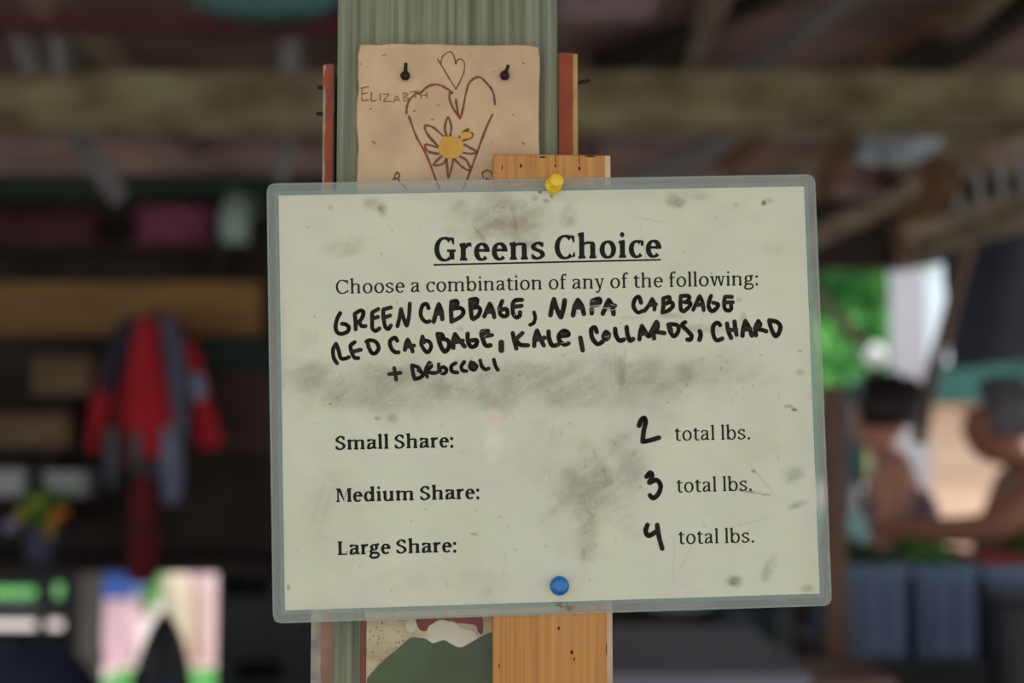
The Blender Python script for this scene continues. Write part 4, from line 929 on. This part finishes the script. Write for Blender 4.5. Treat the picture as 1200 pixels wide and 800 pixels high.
def leafy(centers, n, size, seed):
    rnd = random.Random(seed); V, Fc = [], []
    for i in range(n):
        c, r_ = centers[rnd.randrange(len(centers))]; d = Vector((rnd.gauss(0, 1), rnd.gauss(0, 1), rnd.gauss(0, 1))).normalized()
        p = Vector(c)+Vector((d.x*r_[0], d.y*r_[1], d.z*r_[2]))*rnd.uniform(.6, 1.05)
        u = Vector((rnd.gauss(0, 1), rnd.gauss(0, 1), rnd.gauss(0, 1))).normalized(); v_ = u.cross(d+Vector((0, 0, .4)))
        v_ = v_.normalized() if v_.length > .01 else Vector((1, 0, 0)); s = size*rnd.uniform(.6, 1.3); k = len(V)
        V += [p-u*s, p+v_*s*.5, p+u*s, p-v_*s*.5]; Fc.append((k, k+1, k+2, k+3))
    return V, Fc
def leafmat(name, c1, c2):
    m = mat(name, lin(c1), .6, col2=lin(c2), scale=.8, detail=2); nt = m.node_tree; b = nt.nodes['Principled BSDF']
    tr = nt.nodes.new('ShaderNodeBsdfTranslucent'); mx = nt.nodes.new('ShaderNodeMixShader'); mx.inputs[0].default_value = .45
    src = b.inputs['Base Color'].links[0].from_socket; nt.links.new(src, tr.inputs[0]); nt.links.new(b.outputs[0], mx.inputs[1]); nt.links.new(tr.outputs[0], mx.inputs[2])
    nt.links.new(mx.outputs[0], nt.nodes['Material Output'].inputs[0]); return m
m_leaf = leafmat('tree_leaves', (150, 220, 120), (66, 150, 84)); m_leaf2 = leafmat('teal_green_leaves', (96, 180, 120), (40, 116, 78)); m_bark = mat('bark', lin((84, 68, 56)), .9)
a = at(170, 705, 11)
t = thing('garden_bush', 'round green bush outside between the bins and the sacks', 'bush', (a.x, 11, -.04))
put('stem', tube([(a.x, 11, -.04), (a.x, 11, .2)], .03), m_bark, t); put('foliage', leafy([((a.x, 11, .28), (.22, .2, .2))], 900, .03, 3), m_leaf, t, kind='stuff')
for i, (x0, x1, y0, y1) in enumerate([(-6, -2.9, 11.2, 13.2), (-2.55, -1.6, 11.6, 13.6), (-2.3, -1.2, 7.7, 8.5), (1.5, 9, 14, 26), (-12, -1, 17, 30)]):
    put('ground_lawn', box(x0, x1, y0, y1, -.05, -.03), m_grass, kind='structure')

# ================================================================ BACKGROUND, TOP: rolled tarp, things stored on the rafters
m_teal = mat('teal_tarp', lin((70, 120, 118)), .6, var=.08); m_mar = mat('maroon_paint', lin((92, 40, 44)), .7)
t = thing('rolled_tarp', 'teal tarp bundle hanging under the roof at the upper left', 'tarp', at(310, 22, 3.3))
put('tarp_cloth', drape([(-60, 205, 412), (-20, 215, 405), (5, 225, 395), (18, 250, 375), (22, 290, 340)], 3.3, 8, .05, 2, .06), m_teal, t, smooth=True)
t = thing('red_pole', 'dark red pole running under the roof behind the teal tarp', 'pole', at(200, 30, 3.45))
put('pole_shaft', bar(at(-160, 22, 3.45), at(410, 30, 3.45), .04, .045), m_mar, t)
m_bluew = mat('pale_blue_plastic', lin((176, 200, 208)), .4, var=.06)
a, b_ = at(1000, 170, 3.95), at(1098, 168, 3.95)
t = thing('plastic_bundle', 'pale blue plastic bundle stored under the rafters above the green view', 'bundle', (a+b_)/2-Vector((0, 0, .05)))
v, f = blob((a+b_)/2, ((b_.x-a.x)/2, .10, .055), 4, .2, 2.5); put('wrapped_plastic', (v, f), m_bluew, t, smooth=True)
put('cord', tube([at(1030, 142, 3.95)+Vector((0, -.1, 0)), at(1032, 170, 3.84), at(1034, 196, 3.95)], .004), m_cr, t)
t = thing('stored_ladder', 'pale runged ladder stored flat under the roof at the right', 'ladder', at(1180, 205, 3.6))
put('rail', bar(at(1060, 225, 3.75), at(1330, 118, 3.5), .03, .05), m_raft, t); put('rail', bar(at(1060, 275, 3.75), at(1330, 200, 3.5), .03, .05), m_raft, t)
for i in range(9):
    u = .12+i*.095; p = at(1060+270*u, 225-107*u, 3.75-.25*u); q = at(1060+270*u+8, 275-75*u, 3.75-.25*u); put('rung', bar(p, q, .02, .016), m_white, t)
t = thing('pale_panel', 'pale translucent panel lying under the roof right of the post', 'panel', at(705, 8, 3.5))
put('sheet', box(at(655, 10, 3.5).x, at(765, 10, 3.5).x, 3.3, 3.55, ROOFZ-.06, ROOFZ-.045), mat('pinkish_white_panel', lin((206, 186, 190)), .5), t)

# ================================================================ BACKGROUND, RIGHT
# dark canopy cloth
m_tarp = mat('dark_blue_grey_cloth', lin((72, 78, 92)), .85, var=.1, scale=2)
V, Fc = [], []; NXc, NZc = 24, 14
for j in range(NZc+1):
    for i in range(NXc+1):
        u, v_ = i/NXc, j/NZc; px = 1106+(1480-1106)*u + (1-u)*14*v_; py = 250+(432-250)*v_ - 14*math.sin(u*3.1)*v_
        p = at(px, py, 4.55); p.y += .05*math.sin(u*19+v_*2)+.03*noise.noise(Vector((u*4, v_*4, 0))); V.append(p)
nb = len(V); V += [p+Vector((0, .006, 0)) for p in V]
for j in range(NZc):
    for i in range(NXc):
        a = j*(NXc+1)+i; Fc.append((a, a+1, a+NXc+2, a+NXc+1)); Fc.append((nb+a, nb+a+NXc+1, nb+a+NXc+2, nb+a+1))
cn = thing('hanging_tarp', 'dark blue grey tarp hanging at the right side of the shed', 'tarp', at(1290, 432, 4.55))
put('tarp_cloth', (V, Fc), m_tarp, cn, smooth=True)
# diagonal pole
dp = thing('leaning_pole', 'brown wooden pole leaning between the white post and the dark tarp', 'pole', at(1082, 520, 4.5))
put('pole_shaft', tube([at(1076, 520, 4.5), at(1090, 450, 4.5), at(1142, 262, 4.5), at(1150, 235, 4.5)], .024, 10), mat('pole_wood', lin((124, 104, 88)), .8), dp, smooth=True)
trim(bar(at(950, 335, 4.95), at(1016, 408, 4.95), .035, .03), m_raft)
# brown stake and blue grey post
a, b_ = at(966, 500, 3.1), at(990, 500, 3.1)
put('trim_40', box(a.x, b_.x, 3.1, 3.145, 0, at(0, 452, 3.1).z), mat('brown_post_wood', lin((118, 86, 68)), .8, col2=lin((92, 66, 54))), kind='structure')
a, b_ = at(990, 640, 4.6), at(1011, 452, 4.6)
trim(lathe([(.026, 0), (.026, b_.z)], 16, Matrix.Translation(((a.x+b_.x)/2, 4.6, 0))), mat('blue_grey_metal', lin((120, 134, 156)), .5), True)
# white globe added to stand in for a bright spot before the trees
q = at(1026, 416, 6.9)
t = thing('highlight_globe', 'small white globe on a thin post added as a bright spot in front of the green trees', 'lamp', (q.x, q.y, -.04))
put('globe', blob(q, .055, 1, .01), mat('highlight_white', (.93, .93, .95), .4, var=.01), t, smooth=True); put('globe_post', tube([q-Vector((0, 0, .04)), Vector((q.x, q.y, -.04))], .012, 8), m_blk, t)

# far stand with teal roof
q0, q1 = at(1092, 472, 11), at(1500, 428, 11)
st_ = thing('farm_stand', 'sunlit peach coloured stand with a teal roof beyond the shed', 'stand', ((q0.x+q1.x)/2, 11.8, -.04))
m_peach = mat('peach_boards', lin((236, 200, 172)), .8, var=.03)
for i in range(6):
    z0 = -.04+i*(q0.z+.04)/6; put('board', box(q0.x, q1.x, 11, 11.03, z0, z0+(q0.z+.04)/6-.01), m_peach, st_)
put('side_wall', box(q0.x, q0.x+.03, 11.03, 13, -.04, q0.z), m_peach, st_); put('backing', box(q0.x, q1.x, 11.03, 11.05, -.04, q0.z), m_peach, st_)
put('roof', box(q0.x-.1, q1.x+.1, 10.7, 13.1, q0.z, q1.z), mat('teal_roof', lin((34, 92, 84)), .6), st_)
# trees
for i, (x, y, r_, h, mm, lab) in enumerate([(4.2, 19, 1.75, 5.6, m_leaf, 'sunny light green tree seen left of the white post'), (.4, 24.5, 2.0, 4.6, m_leaf2, 'darker green tree behind the left end of the green view'), (8.3, 19.5, 1.7, 5.0, m_leaf2, 'darker green tree right of the white post behind the stand'),
    (12.6, 20, 2.0, 5.4, m_leaf, 'light green tree far right behind the dark tarp'), (-5.5, 28, 2.6, 5.2, m_leaf2, 'dark green tree hidden behind the sign and wall')]):
    t = thing('leafy_tree', lab, 'tree', (x, y, -.04))
    put('trunk', tube([(x, y, -.04), (x+.1, y, 1.2), (x-.05, y, 2.4), (x, y, h*.7)], [.18, .14, .11, .05], 10), m_bark, t, smooth=True)
    cs = [((x+random.uniform(-.75, .22)*r_, y+random.uniform(-.4, .4)*r_, 1.4+random.uniform(0, 1)*(h-1.8)), (r_*.6, r_*.55, r_*.5)) for _ in range(13)]
    put('crown', leafy(cs, 16000, .17, i), mm, t, kind='stuff')

# produce table with crates
Yt = 3.25
zt2 = at(0, 772, Yt).z
tx0, tx1 = at(996, 700, Yt).x, at(1420, 700, Yt).x
m_tw = mat('dark_table_wood', lin((48, 44, 46)), .8)
tb_ = thing('market_table', 'dark wooden table carrying the row of blue grey crates', 'table', ((tx0+tx1)/2, Yt+.3, 0))
put('tabletop', box(tx0-.04, tx1, Yt-.02, Yt+.53, zt2-.03, zt2-.001), m_tw, tb_)
for x in (tx0+.02, tx1-.08):
    for y in (Yt+.02, Yt+.46): put('leg', box(x, x+.05, y, y+.05, 0, zt2-.03), m_tw, tb_)
put('apron', box(tx0, tx1-.02, Yt, Yt+.02, zt2-.16, zt2-.03), m_tw, tb_)
m_bgc = mat('blue_grey_crate', lin((92, 110, 138)), .5, var=.08, scale=8)
ztop2 = at(0, 662, Yt).z
edges_ = [990, 1070, 1152, 1234, 1316, 1398]
names_ = ['with dark kale', 'with lettuce', 'with red tomatoes', 'with green cabbages', 'with more greens']
pos_ = ['first blue grey crate from the brown stake, holding dark greens', 'second blue grey crate from the brown stake, holding pale greens', 'third blue grey crate from the brown stake, holding red tomatoes', 'fourth blue grey crate from the brown stake, at the right edge', 'fifth blue grey crate from the brown stake, beyond the right edge']
m_g1 = mat('lettuce_green', lin((110, 156, 70)), .7, col2=lin((60, 110, 50))); m_g2 = mat('kale_green', lin((56, 92, 58)), .7); m_tom = mat('tomato_red', lin((196, 44, 34)), .35, var=.05)
for i in range(5):
    a, b_ = at(edges_[i]+2, 700, Yt), at(edges_[i+1]-2, 700, Yt)
    cr_ = crate(pos_[i], a.x+.009, b_.x-.009, Yt+.01, Yt+.42, zt2, ztop2, m_bgc, (), 'row of blue grey produce crates')
    for u in (.3, .7): put('rib', box(a.x+(b_.x-a.x)*u-.006, a.x+(b_.x-a.x)*u+.006, Yt+.002, Yt+.01, zt2+.004, ztop2-.03), m_bgc, cr_)
    cx = (a.x+b_.x)/2
    if i == 2:
        for k in range(10):
            x = cx-.045+.045*(k % 3); y = Yt+.06+.075*(k//3)
            tm = thing('tomato', 'round red tomato '+['at the front left','at the front middle','at the front right','second from the front on the left','in the middle','second from the front on the right','third from the front on the left','third from the front in the middle','third from the front on the right','at the back'][k]+' of the third crate', 'tomato', (x, y, ztop2-.035), 'tomatoes in the third crate')
            put('flesh', blob((x, y, ztop2-.005), (.024, .024, .02), k, .03, 2, 14, 10), m_tom, tm, smooth=True)
            put('calyx', lathe([(.008, 0), (.002, .004)], 6, Matrix.Translation((x, y, ztop2+.014))), m_g2, tm)
        put('crate_fill', box(a.x+.025, b_.x-.025, Yt+.03, Yt+.40, zt2+.012, ztop2-.028), m_tw, cr_)
    else:
        for k in range(2):
            y = Yt+.12+.17*k; gx = cx
            g = thing('leafy_greens', ('front' if k == 0 else 'back')+' bunch of leafy greens in the '+['first', 'second', 'third', 'fourth', 'fifth'][i]+' crate', 'greens', (gx, y, zt2+.012))
            put('leaves', leafy([((gx, y, ztop2-.012), (.055, .07, .045))], 420, .02, i*3+k), (m_g1 if i % 2 else m_g2), g, kind='stuff')
            put('stalks', lathe([(.01, 0), (.03, .004), (.045, ztop2-zt2-.05), (.01, ztop2-zt2-.03)], 12, Matrix.Translation((gx, y, zt2+.012))), m_g1, g)
# bottle behind
q = at(1004, 640, 3.72)
t = thing('spray_bottle', 'pale teal bottle standing behind the first crate beside the metal post', 'bottle', (q.x, 3.72, zt2))
hb = at(0, 572, 3.72).z-zt2
put('bottle_body', lathe([(.02, 0), (.036, .004), (.037, hb*.62), (.03, hb*.74), (.013, hb*.82), (.013, hb*.86)], 24, Matrix.Translation((q.x, 3.72, zt2))), mat('teal_white_plastic', lin((170, 214, 206)), .35), t, smooth=True)
put('cap', lathe([(.015, hb*.86), (.016, hb*.87), (.016, hb), (.004, hb)], 16, Matrix.Translation((q.x, 3.72, zt2))), m_white, t)
# grey plank bench in front, lower right of the sign
Yb = 2.6
zt3 = at(0, 790, Yb).z
bn2 = thing('plank_bench', 'grey weathered plank bench below the right half of the sign', 'bench', (.45, Yb+.3, 0))
m_gw = mat('grey_weathered_plank', lin((136, 136, 144)), .8, scale=3, stretch=(1, 6, 6), col2=lin((98, 98, 108)))
x0, x1 = at(600, 780, Yb).x, at(950, 780, Yb).x
for i in range(5): put('plank', box(x0, x1, Yb+i*.135, Yb+i*.135+.125, zt3-.03, zt3), m_gw, bn2)
for x in (x0+.04, x1-.1):
    for y in (Yb+.03, Yb+.58): put('leg', box(x, x+.06, y, y+.06, 0, zt3-.03), m_gw, bn2)
x0, x1 = at(975, 780, 2.75).x, at(1060, 780, 2.75).x
t = thing('wooden_step', 'light brown wooden ledge at the foot of the brown stake', 'ledge', ((x0+x1)/2, 3.0, 0))
zz = at(0, 788, 2.9).z
put('top_board', box(x0-.05, x1, 2.8, 3.09, zz-.03, zz), mat('light_brown_wood', lin((140, 112, 96)), .8), t)
for x in (x0-.03, x1-.06): put('leg', box(x, x+.04, 2.85, 2.9, 0, zz-.03), m_tw, t)
# things behind the bench
def barrel(name, label, px, Y, wpx, pyt, m, m2):
    a = at(px, pyt, Y); r_ = wpx*Y/F/2; t = thing(name, label, name.split('_')[-1], (a.x, Y, 0)); h = a.z
    put('drum', lathe([(r_*.96, 0), (r_, .01), (r_, h*.3), (r_*1.03, h*.32), (r_, h*.34), (r_, h*.64), (r_*1.03, h*.66), (r_, h*.68), (r_, h-.02), (r_*.96, h)], 28, Matrix.Translation((a.x, Y, 0))), m, t, smooth=True)
    put('rim', lathe([(r_*.9, h), (r_*1.03, h+.002), (r_*1.03, h+.018), (r_*.9, h+.02)], 28, Matrix.Translation((a.x, Y, 0))), m2, t)
barrel('dark_barrel', 'dark steel barrel behind the plank bench under the sign', 880, 4.1, 90, 700, mat('dark_teal_steel', lin((40, 52, 58)), .5), m_cr)
barrel('maroon_bucket', 'maroon bucket behind the plank bench beside the barrel', 800, 4.3, 90, 716, mat('maroon_plastic', lin((58, 34, 36)), .5), m_cr)
barrel('black_bucket', 'black bucket standing in front of the crates at the lower right corner', 1196, 2.95, 74, 700, m_cr, mat('grey_rim', lin((70, 74, 80)), .5))

# ================================================================ PEOPLE
def skinned(name, pts, edges, radii, m, parent, root=0, sub=2):
    me = bpy.data.meshes.new(name); T = wm(parent).inverted()
    me.from_pydata([T @ Vector(p) for p in pts], edges, []); o = bpy.data.objects.new(name+'_tmp', me); C.objects.link(o)
    md = o.modifiers.new('s', 'SKIN'); md.use_smooth_shade = True; md.branch_smoothing = .5
    for i, v in enumerate(me.skin_vertices[0].data):
        r_ = radii[i]; v.radius = (r_, r_) if not isinstance(r_, tuple) else r_
        v.use_root = (i == root)
    s = o.modifiers.new('u', 'SUBSURF'); s.levels = s.render_levels = sub
    dg = bpy.context.evaluated_depsgraph_get(); nm = bpy.data.meshes.new_from_object(o.evaluated_get(dg))
    bpy.data.objects.remove(o); r_ = bpy.data.objects.new(name, nm); C.objects.link(r_); r_.parent = parent; WM[r_.name] = wm(parent)
    nm.materials.clear(); nm.materials.append(m)
    for p in nm.polygons: p.use_smooth = True
    return r_
def person(label, pos, face, head_face, J, skin, hair, top, trousers, gaze=0, bun=False):
    f = Vector((face[0], face[1], 0)).normalized(); l = Vector((-f.y, f.x, 0)); o = Vector(pos)
    W_ = lambda a, b_, c: o+f*a+l*b_+Vector((0, 0, c))
    t = thing('person', label, 'person', o)
    pts, ed, rd, ix = [], [], [], {}
    def add(n, p, r_, par=None):
        ix[n] = len(pts); pts.append(p); rd.append(r_)
        if par: ed.append((ix[par], ix[n]))
    g = lambda k: W_(*J[k])
    add('pelvis', g('pelvis'), .115); add('waist', g('pelvis').lerp(g('chest'), .5), .118, 'pelvis'); add('chest', g('chest'), .150, 'waist'); add('upper', g('chest').lerp(g('neck'), .6), .085, 'chest')
    add('neck', g('neck'), .047, 'upper'); H = g('head'); hf = Vector((*head_face, 0)).normalized()
    add('jaw', H+Vector((0, 0, -.075))+hf*.022, .082, 'neck'); add('skull', H+Vector((0, 0, .0)), .112, 'jaw'); add('crown', H+Vector((0, 0, .055)), .090, 'skull')
    for s, c in ((1, 'l'), (-1, 'r')):
        add('sh'+c, g('sh'+c), .066, 'upper'); add('el'+c, g('el'+c), .046, 'sh'+c); add('wr'+c, g('wr'+c), .031, 'el'+c)
        d = (g('wr'+c)-g('el'+c)).normalized(); sd_ = d.cross(Vector((0, 0, 1))).normalized()
        add('pm'+c, g('wr'+c)+d*.05, (.036, .016), 'wr'+c)
        add('hp'+c, g('pelvis')+l*s*.085+Vector((0, 0, -.06)), .085, 'pelvis'); add('kn'+c, g('pelvis')*1+l*s*.10+f*.03+Vector((0, 0, -g('pelvis').z*.5)), .055, 'hp'+c)
        an = g('pelvis')+l*s*.11; an.z = .09; add('an'+c, an, .04, 'kn'+c); add('to'+c, Vector((an.x, an.y, .035))+f*.13, .034, 'an'+c)
    body = skinned('body', pts, ed, rd, skin, t)
    for c in 'lr':                                    # five fingers per hand, each a short chain rooted in the palm
        wr = g('wr'+c); d = (wr-g('el'+c)).normalized(); sd_ = d.cross(Vector((0, 0, 1))).normalized(); pm = wr+d*.045; dn = Vector((0, 0, -1))
        for k, (off, L_) in enumerate(((-.028, .06), (-.009, .072), (.010, .068), (.028, .052))):
            b0 = pm+sd_*off; skinned('finger', [b0, b0+d*L_*.55+dn*.004, b0+d*L_*.95+dn*.02, b0+d*L_*1.15+dn*.042], [(0, 1), (1, 2), (2, 3)], [.0095, .009, .0085, .007], skin, t, sub=1)
        b0 = wr+d*.02+sd_*(-.022 if c == 'l' else .022); s2 = sd_*(-1 if c == 'l' else 1)
        skinned('thumb', [b0, b0+s2*.028+d*.022+dn*.008, b0+s2*.036+d*.05+dn*.02], [(0, 1), (1, 2)], [.012, .0105, .008], skin, t, sub=1)
    # clothing
    tp, te, tr = [g('pelvis'), g('pelvis').lerp(g('chest'), .5), g('chest'), g('chest').lerp(g('neck'), .52)], [(0, 1), (1, 2), (2, 3)], [.135, .132, .166, .110]
    skinned('top', tp, te, tr, top, t)
    lp, le, lr_ = [g('pelvis')+Vector((0, 0, .04)), g('pelvis')-Vector((0, 0, .02))], [(0, 1)], [.125, .13]
    for s in (1, -1):
        k = len(lp); lp += [g('pelvis')+l*s*.088+Vector((0, 0, -.09)), g('pelvis')+l*s*.10+f*.03+Vector((0, 0, -g('pelvis').z*.5)), Vector((*(g('pelvis')+l*s*.11).xy, .11))]; le += [(1, k), (k, k+1), (k+1, k+2)]; lr_ += [.10, .072, .058]
    skinned('trousers', lp, le, lr_, trousers, t)
    for s, c in ((1, 'l'), (-1, 'r')):
        a = Vector((*(g('pelvis')+l*s*.11).xy, .035)); v, fc = blob(a+f*.05, (.05 if abs(f.y) > .7 else .13, .13 if abs(f.y) > .7 else .05, .045), 1, .03); put('shoe', ([(p.x, p.y, max(p.z, 0)) for p in v], fc), m_cr, t, smooth=True)
        put('strap', tube([g('chest')+l*s*.07+f*.10, g('chest').lerp(g('neck'), .8)+l*s*.075+f*.02+Vector((0, 0, .03)), g('chest')+l*s*.07-f*.11], .014), top, t, smooth=True)
    hs = hf.cross(Vector((0, 0, 1)))
    put('nose', blob(H+hf*.092+Vector((0, 0, -.022)), (.014, .014, .022), 1, .02), skin, t, smooth=True)
    put('mouth', blob(H+hf*.082+Vector((0, 0, -.062)), (.014, .02, .007), 1, .02), mat('lips', lin((140, 76, 70)), .5), t, smooth=True)
    for s in (1, -1):
        put('ear', blob(H+hs*s*.082+Vector((0, 0, -.015)), (.02, .012, .03) if abs(hf.x) > .5 else (.012, .02, .03), 2, .05), skin, t, smooth=True)
        put('eye', blob(H+hf*.074+hs*s*.032+Vector((0, 0, .004)), .012, 1, 0), mat('eye_white', (.7, .7, .68), .2), t, smooth=True)
        put('eyebrow', blob(H+hf*.080+hs*s*.032+Vector((0, 0, .026)), (.02, .02, .005), 1, 0), hair, t, smooth=True)
    # hair cap: sphere around the skull, cut away over the face
    V, Fc = [], []; sg, rg = 36, 24
    for j in range(rg+1):
        th = math.pi*j/rg
        for i in range(sg):
            a = 2*math.pi*i/sg; d = Vector((math.sin(th)*math.cos(a), math.sin(th)*math.sin(a), math.cos(th)))
            fr = d.dot(hf); k = .112+.016*noise.noise(d*4+H)+.006*noise.noise(d*14)
            if fr > .25 and d.z < .62: k = .070
            if d.z < -.55: k = .066
            V.append(H+Vector((0, 0, .015))-hf*.012+Vector((d.x, d.y, d.z*1.02))*k)
    for j in range(rg):
        for i in range(sg): Fc.append((j*sg+i, j*sg+(i+1) % sg, (j+1)*sg+(i+1) % sg, (j+1)*sg+i))
    put('hair', (V, Fc), hair, t, smooth=True)
    if bun: put('hair_bun', blob(H-hf*.10+Vector((0, 0, .06)), .05, 3, .15, 3), hair, t, smooth=True)
    return t
m_sk1 = mat('warm_skin', lin((216, 156, 128)), .55, var=.04); m_sk2 = mat('tanned_skin', lin((176, 116, 88)), .55, var=.04)
m_h1 = mat('dark_brown_hair', lin((34, 22, 20)), .6, var=.1, scale=40); m_h2 = mat('grey_hair', lin((104, 102, 108)), .6, var=.15, scale=30)
m_t1 = mat('purple_top', lin((116, 68, 92)), .9, col2=lin((150, 140, 152)), scale=14); m_t2 = mat('olive_top', lin((128, 126, 56)), .9); m_j = mat('denim', lin((54, 66, 92)), .9); m_wst = mat('white_strap', lin((190, 190, 200)), .8)
YA = 4.42
hA = at(1034, 484, YA)
pa = person('person with dark hair and a purple striped top standing behind the first crate', (at(1048, 600, YA).x, YA, 0), (-1, .25), (-.6, .8),
    dict(pelvis=(0, 0, .84), chest=(.0, 0, 1.10), neck=(.02, 0, 1.30), head=(at(1048, 600, YA).x-hA.x, 0, hA.z), shl=(.0, .15, 1.245), ell=(.02, .19, 1.0), wrl=(.20, .14, .95), shr=(.0, -.16, 1.245), elr=(.05, -.18, .95), wrr=(.25, -.12, .92)), m_sk1, m_h1, m_t1, m_j, bun=True)
YB2 = 4.02
hB = at(1172, 494, YB2); oB = at(1196, 600, YB2).x
wr_ = at(1042, 622, YB2-.16)
pb = person('person with grey hair and an olive top reaching left over the crates', (oB, YB2, 0), (-1, .0), (-.86, .5),
    dict(pelvis=(-.10, 0, .84), chest=(-.06, 0, 1.09), neck=(.0, 0, 1.275), head=(oB-hB.x, 0, hB.z), shl=(-.03, .14, 1.21), ell=(.14, .17, 1.09), wrl=(oB-wr_.x, .15, wr_.z), shr=(-.04, -.15, 1.21), elr=(.06, -.18, .95), wrr=(.24, -.14, .93)), m_sk2, m_h2, m_t2, m_j)
